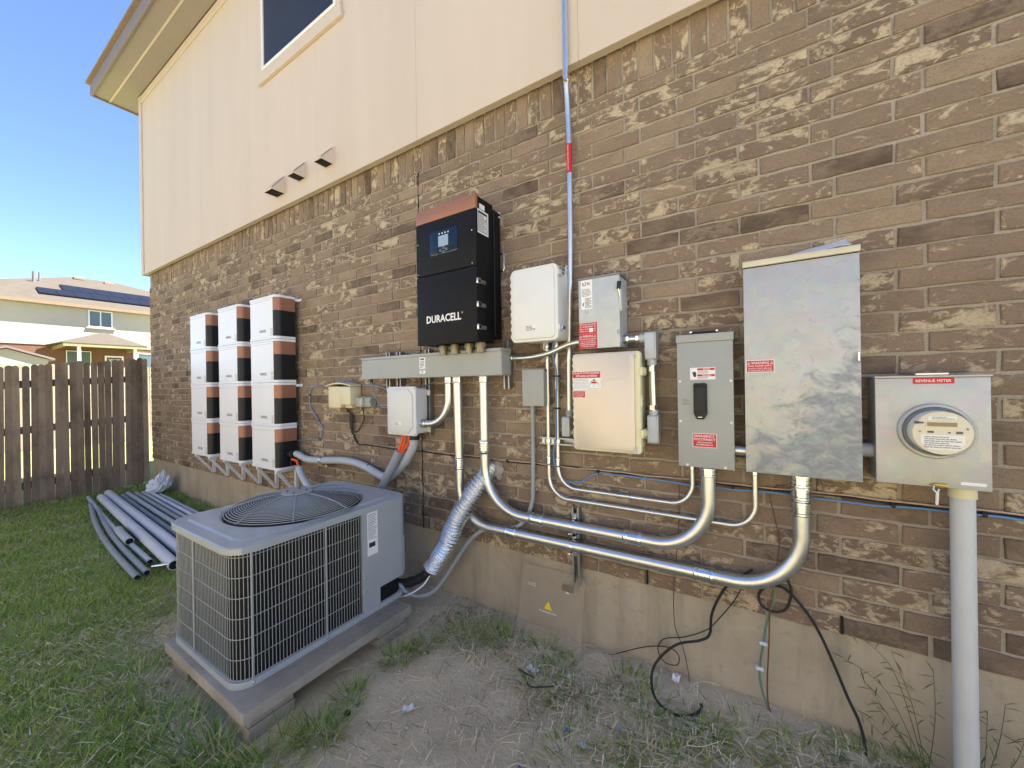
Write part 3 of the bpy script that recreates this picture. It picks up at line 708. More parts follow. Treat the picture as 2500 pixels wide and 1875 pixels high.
for z in (2.034, 1.902, 1.775):
    lt = MB().box(IX1-.004, IX1+.008, -.279, -.245, z-.016, z+.016, .003).build('latch', BRIGHT, iv)
    MB().box(IX1-.004, IX1+.004, -.2445, -.195, z-.011, z+.011, .002, 1).build('latch_plate', STRUT, lt)
    MB().box(IX1+.0075, IX1+.0095, -.270, -.256, z-.009, z+.009).build('latch_slot', DARK, lt, False)
MB().tube(bend([(IX1-.008, -.062, 2.235), (IX1+.042, -.062, 2.235), (IX1+.042, -.062, 2.132), (IX1-.008, -.062, 2.132)], .012, 5), .0055, 10).build('handle', BRIGHT, iv)
for y_, z_ in ((-.045, 2.497), (-.030, 2.497), (-.045, 2.470), (-.030, 2.470)): screw(mb := MB(), IX1-.008, y_, z_, .006, 'x', .012); mb.build('bolt', BRIGHT, iv)
sd1 = sticker('rating_label', -.264, -.155, 2.312, 2.448, IX1-.004, LWHITE, iv, 'x', .0012)
fr_ = MB()
for a in ((-.252, -.167, 2.425, 2.438), (-.252, -.249, 2.323, 2.438), (-.170, -.167, 2.323, 2.438), (-.252, -.167, 2.323, 2.326)): fr_.plate(rect(*a), 'x', IX1-.004, IX1-.0022)
fr_.build('print_frame', INK, sd1, False); fine_print(-.246, -.172, 2.33, 2.42, IX1-.0020, INKL, sd1, 12, 'x', thick=.5)
sticker('serial_label', -.240, -.189, 2.452, 2.482, IX1-.004, LWHITE, iv, 'x', .0012)
for i, x in enumerate((-1.655, -1.56, -1.447, -1.363)):
    MB().cyl((x, -.18, 1.640), (x, -.18, IZ0+.002), .027 if i in (1, 3) else .023, 18).cyl((x, -.18, 1.668), (x, -.18, IZ0-.001), .033 if i == 3 else .029, 8).build('cable_gland', M('dull_brass', srgb(150, 140, 116), .4, .6), iv)

# ------------------------------------------------------------------ wireway trough under the inverter
ww = empty('wireway', (-1.87, 0, 1.5), 'long grey steel wireway trough mounted below the black inverter', 'wireway')
MB().box(-2.498, -1.243, -.148, -.043, 1.502, 1.642, .002, 1).build('trough', GREY, ww)
MB().plate(rect(-2.503, -1.240, 1.6425, 1.662), 'y', -.040, -.157, .003).build('lid_lip', GREY, ww)
MB().box(-2.498, -1.243, -.153, -.1485, 1.506, 1.6415).build('front_cover', GREY, ww)
s_ = sticker('maker_label', -1.895, -1.84, 1.56, 1.637, -.153, LWHITE, ww, r=.003)
fine_print(-1.888, -1.848, 1.567, 1.612, -.1545, INKB, s_, 5, seed=3); fine_print(-1.885, -1.85, 1.617, 1.631, -.1545, INKB, s_, 1, seed=5, thick=.8)
s_ = sticker('small_label', -1.894, -1.842, 1.528, 1.549, -.153, LWHITE, ww); fine_print(-1.882, -1.856, 1.532, 1.545, -.1545, INK, s_, 2, seed=4)
for x in (-2.3, -2.0, -1.55): screw(mb := MB(), x, -.153, 1.512, .003); mb.build('screw', STRUT, ww)
MB().box(-1.246, -1.236, -.152, -.05, 1.503, 1.641, .002, 1).build('end_plate', GREY, ww)

# ------------------------------------------------------------------ strut channel behind the boxes
def strut(x0, x1, z0, z1, label, yb=-.002, d=.041, vert=True):
    o = empty('strut_channel', ((x0+x1)/2, 0, z0), label, 'strut', 'steel strut channels screwed to the wall')
    t = .003; mb = MB()
    if vert:
        mb.box(x0, x1, yb-t, yb, z0, z1).box(x0, x0+t, yb-d, yb-t-.0003, z0, z1).box(x1-t, x1, yb-d, yb-t-.0003, z0, z1)
        mb.box(x0+t+.0003, x0+.010, yb-d, yb-d+t, z0, z1).box(x1-.010, x1-t-.0003, yb-d, yb-d+t, z0, z1)
    else:
        mb.box(x0, x1, yb-t, yb, z0, z1).box(x0, x1, yb-d, yb-t-.0003, z0, z0+t).box(x0, x1, yb-d, yb-t-.0003, z1-t, z1)
        mb.box(x0, x1, yb-d, yb-d+t, z0+t+.0003, z0+.008).box(x0, x1, yb-d, yb-d+t, z1-.008, z1-t-.0003)
    mb.build('channel', STRUT, o, False); return o
strut(-2.36, -2.318, 1.42, 1.70, 'steel strut channel behind the left end of the wireway')
strut(-1.955, -1.913, 1.10, 1.70, 'steel strut channel showing right of the small grey-white box', d=.041)
strut(-2.245, -2.203, 1.10, 1.70, 'steel strut channel mostly hidden behind the small grey-white box')
strut(-1.296, -1.254, 1.42, 1.72, 'steel strut channel behind the right end of the wireway')
o = strut(-.862, -.820, .34, .772, 'upright steel strut channel crossing the two thick conduits')
strut(-1.05, -.83, 1.104, 1.145, 'short level strut channel behind the two thin conduits', vert=False)

# ------------------------------------------------------------------ plastic and steel enclosures
def screws(pts, y, par, r=.006, mat=BRIGHT, name='screw'):
    for x, z in pts: screw(mb := MB(), x, y, z, r); mb.build(name, mat, par)
# white combiner right of the inverter
wb = empty('white_enclosure', (-1.0, 0, 1.68), 'white plastic enclosure with latched lid hung right of the black inverter', 'enclosure')
MB().plate(rrect(-1.132, -.864, 1.684, 2.068, .03), 'y', -.018, -.165, .002).build('back_box', WHITE, wb)
MB().plate(rrect(-1.141, -.856, 1.676, 2.076, .028), 'y', -.1655, -.190, .004).build('lid', WHITE, wb)
MB().plate(rrect(-1.128, -.872, 1.690, 2.062, .02), 'y', -.186, -.199, .006).build('raised_cover', WHITE, wb)
for z in (2.028, 1.742):
    o = MB().box(-.8575, -.847, -.188, -.13, z-.014, z+.014, .002, 1).build('latch', GREYL, wb); MB().box(-.8475, -.842, -.165, -.125, z-.008, z+.008, .002, 1).build('hasp', BRIGHT, o)
for i in range(9): MB().box(-1.147, -1.1415, -.188, -.168, 1.70+i*.041, 1.722+i*.041, .002, 1).build('hinge_knuckle', WHITE, wb)
o = MB().plate(rrect(-1.035, -1.005, 1.640, 1.690, .012), 'y', -.006, -.0175).build('mounting_tab', WHITE, wb); screw(mb := MB(), -1.02, -.0175, 1.655, .007); mb.build('screw', DARK, o)
o = MB().plate(rrect(-.89, -.86, 2.055, 2.105, .012), 'y', -.006, -.0175).build('mounting_tab', WHITE, wb); screw(mb := MB(), -.875, -.0175, 2.09, .007); mb.build('screw', STRUT, o)
s_ = sticker('rating_label', -1.044, -.981, 1.732, 1.764, -.1985, LWHITE, wb); fine_print(-1.042, -.984, 1.734, 1.762, -.2, INK, s_, 4, seed=8)
# grey-white box on strut under the wireway
jb = empty('junction_box', (-2.07, 0, 1.11), 'small pale plastic box with orange cables leaving underneath', 'enclosure')
MB().plate(rrect(-2.203, -1.938, 1.119, 1.434, .02), 'y', -.045, -.145, .002).build('back_box', GREYL, jb)
MB().plate(rrect(-2.214, -1.929, 1.108, 1.444, .015), 'y', -.1455, -.160, .003).build('lid', GREYL, jb)
c = .045; x0, x1, z0, z1 = -2.202, -1.955, 1.122, 1.430
MB().plate([(x1-c, z1), (x0+c*.6, z1), (x0, z1-c*.6), (x0, z0+c*.6), (x0+c*.6, z0), (x1-c, z0), (x1, z0+c), (x1, z1-c)], 'y', -.159, -.171, .009).build('raised_cover', GREYL, jb)
screws([(-1.940, 1.433), (-1.940, 1.119), (-2.203, 1.433)], -.160, jb, .005, STRUT)
for z in (1.40, 1.145): MB().box(-1.937, -1.905, -.050, -.0445, z-.02, z+.02, .002, 1).build('mounting_tab', GREYL, jb)
s_ = sticker('rating_label', -2.126, -2.063, 1.175, 1.199, -.1705, LWHITE, jb); fine_print(-2.122, -2.075, 1.177, 1.197, -.172, INK, s_, 3, seed=9)
# small grey cover box feeding the condenser
sg = empty('pull_out_disconnect', (-1.07, 0, 1.32), 'small flat grey metal box with one conduit running down', 'box')
MB().box(-1.139, -1.003, -.072, -.004, 1.324, 1.522, .003).build('box', GREY, sg)
MB().plate(rect(-1.141, -1.001, 1.322, 1.528), 'y', -.0725, -.083, .003).build('cover', GREY, sg); MB().box(-1.143, -.999, -.0825, -.03, 1.5285, 1.532).build('rain_lip', GREY, sg, False)
# safety switch
ea = empty('safety_switch', (-.65, 0, 1.62), 'galvanised safety switch with red warning labels and side lever', 'switch box')
MB().box(-.752, -.552, -.136, -.004, 1.626, 1.972, .003, 1).build('box', GALVL, ea)
MB().plate(rect(-.757, -.548, 1.622, 1.972), 'y', -.1365, -.150, .002).build('door', GALVL, ea)
MB().box(-.760, -.545, -.156, -.002, 1.9725, 1.980, .002, 1).build('rain_cap', STRUT, ea)
s_ = sticker('maker_label', -.743, -.684, 1.821, 1.968, -.150, LWHITE, ea)
letters('E T N', -.735, -.697, 1.940, 1.957, -.1515, INKB, s_, bold=.03)
mb = MB(); mb.plate(rect(-.7265, -.7215, 1.940, 1.944), 'y', -.150, -.1516); mb.plate(rect(-.7095, -.7065, 1.947, 1.950), 'y', -.150, -.1516); mb.build('logo_dots', INKB, s_, False)
fine_print(-.738, -.692, 1.885, 1.925, -.1515, INKL, s_, 6, seed=1); fine_print(-.722, -.688, 1.828, 1.878, -.1515, INK, s_, 8, seed=2)
mb = MB().plate([(-.731, 1.846), (-.727, 1.852), (-.730, 1.856), (-.736, 1.848), (-.734, 1.838), (-.729, 1.838)], 'y', -.150, -.1516); mb.build('hazard_pictogram', INK, s_, False)
MB().cyl((-.715, -.1495, 1.806), (-.715, -.1515, 1.806), .009, 18).build('knockout', GALV, ea)
def red_label(name, par, x0, x1, z0, z1, y, lines, tris=(), edge=True, txt=LWHITE):
    if edge: sticker(name+'_border', x0, x1, z0, z1, y, LWHITE, par, t=.0010, r=.002)
    e = .0022 if edge else 0
    o = sticker(name, x0+e, x1-e, z0+e, z1-e, y, RED, par, t=.0016, r=.0015)
    W = x1-x0; H = z1-z0; mb = MB()
    for (t, a, b, c, d) in lines: letters(t, x0+a*W, x0+b*W, z0+c*H, z0+d*H, y-.0022, None, None, bold=.008, mb=mb)
    for (a, c, s) in tris: warn_tri(mb, x0+a*W, z0+c*H, s*H, y-.0022)
    mb.build('lettering', txt, o, smooth=False); return o
o = red_label('disconnect_label', ea, -.757, -.662, 1.698, 1.752, -.150, [('PHOTOVOLTAIC SYSTEM', .05, .95, .78, .93), ('AC DISCONNECT', .2, .8, .56, .73), ('RATED AC OUTPUT', .05, .55, .36, .48), ('NOMINAL VOLTAGE', .05, .55, .16, .28), ('AMPS', .82, .95, .36, .48), ('VOLTS', .82, .95, .16, .28)], [(.10, .56, .2), (.9, .56, .2)], edge=False)
MB().plate(rect(-.702, -.682, 1.704, 1.724), 'y', -.150, -.1522).build('blank_field', LWHITE, o, False)
red_label('warning_label', ea, -.758, -.662, 1.623, 1.6965, -.150, [('WARNING', .2, .8, .76, .92), ('ELECTRIC SHOCK HAZARD', .05, .95, .60, .70), ('DO NOT TOUCH TERMINALS', .1, .9, .46, .54), ('TERMINALS ON BOTH LINE AND', .06, .94, .34, .42), ('LOAD SIDES MAY BE ENERGIZED', .06, .94, .22, .30), ('IN THE OPEN POSITION', .15, .85, .10, .18)], [(.10, .76, .18), (.9, .76, .18)], edge=False)
sh_ = [(-.150, 1.905), (-.030, 1.868), (-.022, 1.85), (-.024, 1.832), (-.110, 1.800), (-.138, 1.794), (-.150, 1.82)]
lv = MB().plate(sh_, 'x', -.5515, -.538, .003).build('lever_guard', GALVL, ea)
MB().plate(rrect(-.045, -.030, 1.838, 1.862, .006, 3), 'x', -.539, -.5365).build('padlock_slot', DARK, lv)
MB().tube([(-.545, -.158, 1.935), (-.548, -.160, 1.90)], [.010, .0095], 12).build('lever_grip', BLACKR, ea)
MB().tube([(-.548, -.160, 1.90), (-.546, -.150, 1.87)], .003, 8).build('lever_rod', BRIGHT, ea)
MB().box(-.559, -.551, -.156, -.1505, 1.684, 1.706, .002, 1).build('door_latch', STRUT, ea)
# solar combiner with aluminium door panel
en = empty('combiner_box', (-.62, 0, 1.11), 'cream combiner enclosure with aluminium door and solar shutdown label', 'enclosure')
MB().plate(rrect(-.778, -.466, 1.122, 1.585, .02), 'y', -.018, -.128, .002).build('back_box', CREAMP, en)
MB().plate(rrect(-.790, -.453, 1.110, 1.597, .014), 'y', -.1285, -.160, .004).build('door_frame', CREAMP, en)
MB().plate(rrect(-.786, -.478, 1.120, 1.592, .03, 7), 'y', -.158, -.1705, .0015).build('door_panel', ALU, en)
for x, z, sx, sz in ((-.786, 1.592, 1, -1), (-.472, 1.592, -1, -1), (-.786, 1.116, 1, 1), (-.472, 1.116, -1, 1)):
    o = MB().plate([(x, z), (x+sx*.03, z), (x, z+sz*.03)], 'y', -.158, -.166).build('corner_plate', PVC, en, False)
    screw(mb := MB(), x+sx*.008, -.166, z+sz*.008, .004); mb.build('screw', BRIGHT, o)
for z in (1.500, 1.207):
    MB().plate(rrect(z-.022, z+.022, -.165, -.095, .004, 2), 'x', 0, 1)
    o = MB().box(-.4535, -.440, -.167, -.098, z-.020, z+.020, .004).build('latch', CREAMP, en); MB().box(-.4405, -.436, -.145, -.105, z-.013, z+.013, .003).build('clip', CREAMP, o)
o = MB().plate([(-.158, 1.385), (-.158, 1.335), (-.125, 1.353), (-.120, 1.360), (-.125, 1.367)], 'x', -.4525, -.447).build('padlock_tab', CREAMP, en, False)
MB().cyl((-.448, -.135, 1.360), (-.4455, -.135, 1.360), .005, 10).build('padlock_hole', DARK, o)
for i in range(14): MB().box(-.797, -.7905, -.155, -.138, 1.135+i*.033, 1.150+i*.033, .002, 1).build('hinge_knuckle', CREAMP, en)
MB().box(-.66, -.58, -.06, -.02, 1.5855, 1.604, .003, 1).build('mounting_flange', CREAMP, en)
s_ = sticker('shutdown_label', -.787, -.640, 1.416, 1.508, -.1705, LWHITE, en)
h_ = sticker('label_header', -.785, -.642, 1.474, 1.506, -.1716, RED, s_); mb = MB()
letters('SOLAR PV SYSTEM EQUIPPED', -.782, -.646, 1.492, 1.503, -.1732, None, None, bold=.018, mb=mb); letters('WITH RAPID SHUTDOWN', -.770, -.658, 1.478, 1.489, -.1732, None, None, bold=.018, mb=mb); mb.build('lettering', LWHITE, s_, False)
letters('TURN RAPID SHUTDOWN SWITCH\nTO THE "OFF" POSITION\nTO SHUT DOWN CONDUCTORS\nOUTSIDE THE ARRAY.\nCONDUCTORS WITHIN\nTHE ARRAY REMAIN\nENERGIZED IN SUNLIGHT', -.783, -.710, 1.419, 1.471, -.1718, INKL, s_)
mb = MB(); Y = -.1718
for a in ((-.7055, -.7045, 1.417, 1.473), (-.699, -.698, 1.421, 1.444), (-.650, -.649, 1.421, 1.444), (-.699, -.649, 1.4205, 1.4215), (-.699, -.649, 1.4435, 1.4445), (-.677, -.6765, 1.423, 1.438), (-.671, -.6705, 1.423, 1.438), (-.677, -.6705, 1.4375, 1.438)): mb.add([(u, Y, q) for u, q in rect(*a)], [(0, 1, 2, 3)])
for u, sgn in ((-.700, 1), (-.648, -1)): mb.add([(u, Y, 1.4445), (u+sgn*.001, Y, 1.4437), (-.674, Y, 1.469), (-.674, Y, 1.4705)], [(0, 1, 2, 3)])
mb.build('house_diagram', INK, s_, False)
MB().plate(rect(-.688, -.661, 1.447, 1.456), 'y', -.1712, -.1720).build('array_mark', RED, s_, False); MB().plate(rect(-.678, -.670, 1.458, 1.466), 'y', -.1712, -.1720).build('sun_mark', INK, s_, False)
red_label('monitor_label', en, -.788, -.720, 1.374, 1.412, -.1705, [('PHOTOVOLTAIC SYSTEM', .06, .94, .78, .90), ('COMBINER PANEL', .12, .88, .61, .72), ('DO NOT RELOCATE', .1, .9, .44, .55), ('ANY OVERCURRENT', .12, .88, .27, .38), ('DEVICES', .25, .75, .1, .21)])
letters('ENPHASE', -.612, -.512, 1.459, 1.475, -.1714, M('worn_white_print', srgb(226, 220, 214), .5), en, bold=.01)
# emergency disconnect
di = empty('emergency_disconnect', (-.19, 0, 1.067), 'grey steel disconnect with black handle and red emergency label', 'switch box')
MB().box(-.296, -.080, -.105, -.012, 1.069, 1.622, .003).build('box', GREY, di)
MB().plate(rect(-.299, -.077, 1.067, 1.6225), 'y', -.1055, -.119, .003).build('front_cover', GREY, di)
MB().plate(rect(-.302, -.074, 1.623, 1.658), 'y', -.01, -.123, .003).build('top_cap', GREY, di)
MB().plate([(-.255, 1.6582), (-.13, 1.6582), (-.15, 1.672), (-.235, 1.672)], 'y', -.03, -.09, .004).build('hub_plate', BLACKR, di)
screws([(-.245, 1.672), (-.14, 1.672)], -.075, di, .006)
screws([(-.287, 1.449), (-.087, 1.449), (-.288, 1.27), (-.087, 1.27), (-.262, 1.076), (-.112, 1.076)], -.119, di, .006, WHITE)
P = [(-.178, 1.436), (-.184, 1.440), (-.226, 1.440), (-.232, 1.436), (-.232, 1.305), (-.219, 1.281), (-.192, 1.281), (-.178, 1.305)]
hd = MB().plate(P, 'y', -.1195, -.133, .005).build('handle', BLACKR, di)
MB().plate(rect(-.226, -.184, 1.315, 1.425), 'y', -.132, -.137, .004).build('handle_grip', BLACKR, hd); MB().box(-.214, -.197, -.1352, -.1335, 1.290, 1.293).build('handle_mark', BRIGHT, hd, False)
MB().box(-.228, -.215, -.146, -.134, 1.428, 1.441, .003, 1).box(-.195, -.182, -.146, -.134, 1.428, 1.441, .003, 1).build('pivot', BLACKR, hd)
s_ = sticker('danger_label', -.245, -.145, 1.456, 1.509, -.119, LWHITE, di, r=.002)
mb = MB().plate(rect(-.216, -.147, 1.497, 1.506), 'y', -.119, -.1206).plate(rect(-.216, -.147, 1.470, 1.479), 'y', -.119, -.1206); mb.build('red_bars', RED, s_, False)
mb = MB(); letters('DANGER', -.193, -.165, 1.499, 1.5045, -.1212, None, None, mb=mb, bold=.02); letters('PELIGRO', -.195, -.160, 1.472, 1.4775, -.1212, None, None, mb=mb, bold=.02); mb.build('lettering', LWHITE, s_, False)
fine_print(-.214, -.150, 1.482, 1.495, -.1206, INKL, s_, 3, seed=6); fine_print(-.214, -.150, 1.459, 1.469, -.1206, INKL, s_, 2, seed=7)
MB().plate([(-.229, 1.467), (-.221, 1.469), (-.220, 1.485), (-.225, 1.493), (-.232, 1.488), (-.238, 1.492), (-.234, 1.482), (-.232, 1.474)], 'y', -.119, -.1206).build('shock_pictogram', INK, s_, False)
fine_print(-.279, -.242, 1.342, 1.372, -.1194, INKL, di, 5, seed=12)
red_label('emergency_label', di, -.239, -.143, 1.157, 1.219, -.119, [('EMERGENCY', .08, .92, .72, .90), ('DISCONNECT', .06, .94, .49, .67), ('DESCONEXION', .2, .8, .31, .41), ('DE EMERGENCIA', .15, .85, .14, .25)])
# big galvanised panelboard
bp = empty('service_panel', (.145, 0, 1.07), 'large smeared galvanised service panel, tallest box on the wall', 'panel')
MB().box(-.031, .323, -.122, -.012, 1.075, 1.908, .002, 1).build('box', GALV, bp)
MB().plate(rect(-.036, .327, 1.072, 1.9085), 'y', -.1225, -.140, .002).build('door', GALVD, bp)
MB().plate(rect(-.038, .329, 1.9125, 1.936), 'y', -.008, -.148, .002).build('top_cap', M('cream_enamel', srgb(214, 206, 180), .4, .1), bp)
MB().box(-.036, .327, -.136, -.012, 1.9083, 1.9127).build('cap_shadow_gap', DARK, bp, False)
MB().box(.317, .3245, -.148, -.1405, 1.512, 1.548, .002, 1).build('door_latch', BRIGHT, bp)
red_label('dual_supply_label', bp, -.030, .066, 1.481, 1.531, -.140, [('WARNING', .18, .82, .66, .88), ('DUAL POWER SUPPLY', .06, .94, .46, .60), ('SOURCES: UTILITY GRID AND', .08, .92, .27, .38), ('PV SOLAR ELECTRIC SYSTEM', .08, .92, .10, .21)], [(.09, .66, .24), (.91, .66, .24)])
pp = MB()
NU = 10; V = []; F = []
for j in range(4):
    for i in range(NU+1):
        t = i/NU; V.append((.030+t*.278, -.135+j*.04+.012*math.sin(t*3), 1.9380+.004*math.sin(t*9+j)*t+j*(.006+.014*t)+.004*t))
for j in range(3):
    for i in range(NU): a = j*(NU+1)+i; F.append((a, a+1, a+NU+2, a+NU+1))
n0 = len(V); V += [(x, y, z+.0012) for x, y, z in V]; F += [tuple(i+n0 for i in reversed(f)) for f in F]
for i in range(NU): F.append((i, n0+i, n0+i+1, i+1))
tag(pp.add(V, F).build('paper_sheet', PAPER), 'curled white paper lying on top of the large galvanised panel', 'paper')
# revenue meter socket and meter
mt = empty('meter_socket', (.5, 0, 1.077), 'galvanised meter socket box with red revenue meter label', 'meter box')
MB().box(.368, .639, -.112, -.004, 1.079, 1.448, .002, 1).build('box', GALV, mt)
MB().plate(rect(.365, .642, 1.077, 1.4485), 'y', -.1125, -.130, .002).build('cover', GALV, mt)
MB().box(.362, .645, -.137, -.002, 1.449, 1.457, .002, 1).build('rain_cap', GALV, mt); MB().box(.478, .562, -.09, -.03, 1.4572, 1.466, .002, 1).build('hub_plate', BRIGHT, mt)
o = sticker('meter_label', .462, .561, 1.428, 1.449-.001, -.130, RED, mt, r=.003); letters('REVENUE METER', .469, .554, 1.4335, 1.443, -.1315, LWHITE, o, bold=.01)
sticker('blank_label', .572, .629, 1.092, 1.102, -.130, LWHITE, mt, r=.001)
o = MB().plate([(.497, 1.082), (.540, 1.080), (.540, 1.090), (.508, 1.091)], 'y', -.129, -.142, .002).build('hasp', M('brass', srgb(190, 170, 90), .35, .8), mt)
MB().tube(spline([(.508, -.138, 1.084), (.503, -.15, 1.072), (.512, -.15, 1.064), (.517, -.145, 1.074)]), .0022, 6).tube([(.512, -.15, 1.066), (.513, -.14, 1.02)], .004, 8).build('wire_seal', LWHITE, mt)
mc = Vector((.512, 0, 1.268))
def disc_prof(prof, n=48):
    return [[(mc.x+r*math.cos(2*math.pi*k/n), y, mc.z+r*math.sin(2*math.pi*k/n)) for k in range(n)] for y, r in prof]
em = empty('electric_meter', (mc.x, -.13, mc.z), 'round cream electric meter plugged into the socket at right', 'meter')
MB().rings(disc_prof([(-.1295, .093), (-.140, .093), (-.143, .090), (-.143, .084)])).build('collar_ring', GALV, em)
MB().rings(disc_prof([(-.1432, .082), (-.150, .082), (-.150, .076)])).build('base', BLACKR, em)
MB().rings(disc_prof([(-.1502, .071), (-.194, .071), (-.198, .069)])).build('face', M('meter_face', srgb(224, 216, 188), .45, 0, .04), em)
k = NT('meter_glass'); k.inp('Base Color', (.93, .96, .96)); k.inp('Roughness', .06); k.inp('IOR', 1.2)
tr = k.n('BsdfTransparent'); lw = k.n('LayerWeight', Blend=.25); mx = k.n('MixShader'); k.l(k.math('MULTIPLY_ADD', lw.outputs['Facing'], .5, .06), mx.inputs[0]); k.l(tr.outputs[0], mx.inputs[1]); k.l(k.b.outputs[0], mx.inputs[2]); k.l(mx.outputs[0], k.out.inputs['Surface'])
MB().rings(disc_prof([(-.1435, .083), (-.152, .0805), (-.205, .0785), (-.212, .074), (-.2145, .066)]), cap0=False).build('glass_dome', k.m, em)
MF = -.1985
MB().plate(rect(.474, .548, 1.287, 1.305), 'y', MF+.003, MF-.0015).build('display_bezel', M('meter_face', (.5, .5, .5)), em, False); MB().plate(rect(.477, .545, 1.2895, 1.3025), 'y', MF+.003, MF-.0025).build('display', M('meter_lcd', srgb(150, 122, 76), .3), em, False)
MB().plate([(.462, 1.262), (.562, 1.262), (.562, 1.235), (.545, 1.214), (.48, 1.214), (.462, 1.235)], 'y', MF+.003, MF-.0012).build('nameplate', LWHITE, em, False)
fine_print(.470, .556, 1.218, 1.258, MF-.0018, INKL, em, 6, seed=21); sticker('top_label', .480, .545, 1.311, 1.323, MF, LWHITE, em); fine_print(.488, .540, 1.312, 1.322, MF-.0018, INKL, em, 2, seed=22)
mb = MB()
for a in ((.447, .458, 1.297, 1.306), (.459, .468, 1.298, 1.303), (.478, .492, 1.268, 1.274), (.458, .462, 1.270, 1.273), (.525, .530, 1.268, 1.272), (.543, .557, 1.267, 1.274), (.566, .569, 1.281, 1.286)): mb.plate(rect(*a), 'y', MF+.002, MF-.003)
mb.build('buttons', INK, em, False)
ms = empty('meter_riser', (.592, -.09, 0), 'thick pale painted riser pipe from the ground to the meter box', 'pipe')
MB().cyl((.590, -.078, -.1), (.592, -.075, 1.075), .030, 28).build('pipe', MASTM, ms); MB().cyl((.592, -.075, 1.040), (.592, -.075, 1.0765), .034, 28).build('hub', BEIGE, ms)
# ------------------------------------------------------------------ conduits
def coupling(par, p, d, r, L, mat=BRIGHT, name='coupling'):
    p = Vector(p); d = Vector(d).normalized(); q = [(-.5, 1.12), (-.42, 1.28), (-.30, 1.28), (-.26, 1.14), (-.06, 1.14), (-.04, 1.24), (.04, 1.24), (.06, 1.14), (.26, 1.14), (.30, 1.28), (.42, 1.28), (.5, 1.12)]
    return MB().tube([p+d*L*a for a, _ in q], [r*b for _, b in q], 20).build(name, mat, par)
def conduit(label, pts, R, r, off, cps, n=18):
    P = [(x, -off, z) for x, z in pts]
    t = empty('conduit', P[0], label, 'conduit')
    MB().tube(bend(P, R, 16), r, n).build('pipe', ZINC, t)
    for x, z, d, L in cps: coupling(t, (x, -off, z), d, r, L)
    return t
U, X_ = (0, 0, 1), (1, 0, 0)
c1 = conduit('thick galvanised conduit, lowest run, looping up to the large panel', [(-1.628, 1.503), (-1.621, .566), (.150, .584), (.150, 1.072)], [.235, .245], .0285, .08,
             [(-1.627, 1.485, U, .045), (-1.622, .945, U, .075), (-1.232, .570, X_, .075), (-.205, .580, X_, .085), (.150, .935, U, .06), (.150, .995, U, .05), (.150, 1.045, U, .05)])
c2 = conduit('thick galvanised conduit looping up to the emergency disconnect', [(-1.417, 1.503), (-1.419, .676), (-.182, .682), (-.182, 1.067)], [.27, .235], .0285, .08,
             [(-1.417, 1.485, U, .045), (-1.419, 1.065, U, .085), (-1.055, .678, X_, .085), (-.520, .6805, X_, .09), (-.182, 1.045, U, .04)])
s1 = conduit('thin conduit, lower of the pair, bending up to the large panel', [(-1.000, 1.685), (-1.000, .805), (-.006, .807), (-.006, 1.072)], [.12, .10], .0115, .033, [(-1.0, 1.665, U, .035), (-1.0, 1.01, U, .05), (-.435, .806, X_, .02), (-.006, 1.055, U, .03)], 12)
s2 = conduit('thin conduit, upper of the pair, bending up to the emergency disconnect', [(-.941, 1.685), (-.943, .868), (-.253, .868), (-.253, 1.067)], [.11, .10], .0115, .033, [(-.941, 1.665, U, .035), (-.942, 1.44, U, .05), (-.943, 1.005, U, .05), (-.592, .868, X_, .03), (-.515, .868, X_, .05), (-.253, 1.05, U, .03)], 12)
c3 = conduit('short bent conduit between the wireway and the pale plastic box', [(-1.690, 1.503), (-1.692, 1.197), (-1.929, 1.190)], [.17], .0225, .10, [(-1.690, 1.485, U, .05), (-1.916, 1.190, X_, .04)])
t = empty('conduit', (-.85, -.03, 1.3), 'long straight conduit rising past the siding with a red tag', 'conduit')
lp = [(-.868, -.036, 1.285), (-.862, -.036, 1.70), (-.848, -.036, 2.15), (-.844, -.036, 2.70), (-.846, -.045, 2.95), (-.838, -.085, 3.14), (-.834, -.092, 3.30), (-.832, -.092, 5.78)]
MB().tube(spline(lp, 5), .0145, 14).build('pipe', ZINC, t)
o = MB().tube([(-.845, -.036, 2.60), (-.8445, -.036, 2.76)], .0152, 14).build('red_tag', RED, t); 
mb = MB(); v, f = text_mesh('PHOTOVOLTAIC POWER SOURCE', .01); a1 = max(p[0] for p in v)
mb.add([(-.846+.008*(p[1]-.36)*-1, -.0516, 2.61+p[0]/a1*.14) for p in v], f).build('lettering', LWHITE, o, smooth=False)
t = empty('conduit', (-1.2, -.06, 1.6), 'bent conduit from the wireway end to the galvanised safety switch', 'conduit')
MB().tube(spline([(-1.238, -.06, 1.604), (-1.15, -.062, 1.602), (-1.05, -.075, 1.605), (-.95, -.085, 1.621), (-.86, -.09, 1.652), (-.80, -.09, 1.664), (-.752, -.09, 1.664)]), .0145, 14).build('pipe', ZINC, t)
coupling(t, (-1.228, -.06, 1.604), X_, .016, .03); coupling(t, (-.762, -.09, 1.664), X_, .016, .03)
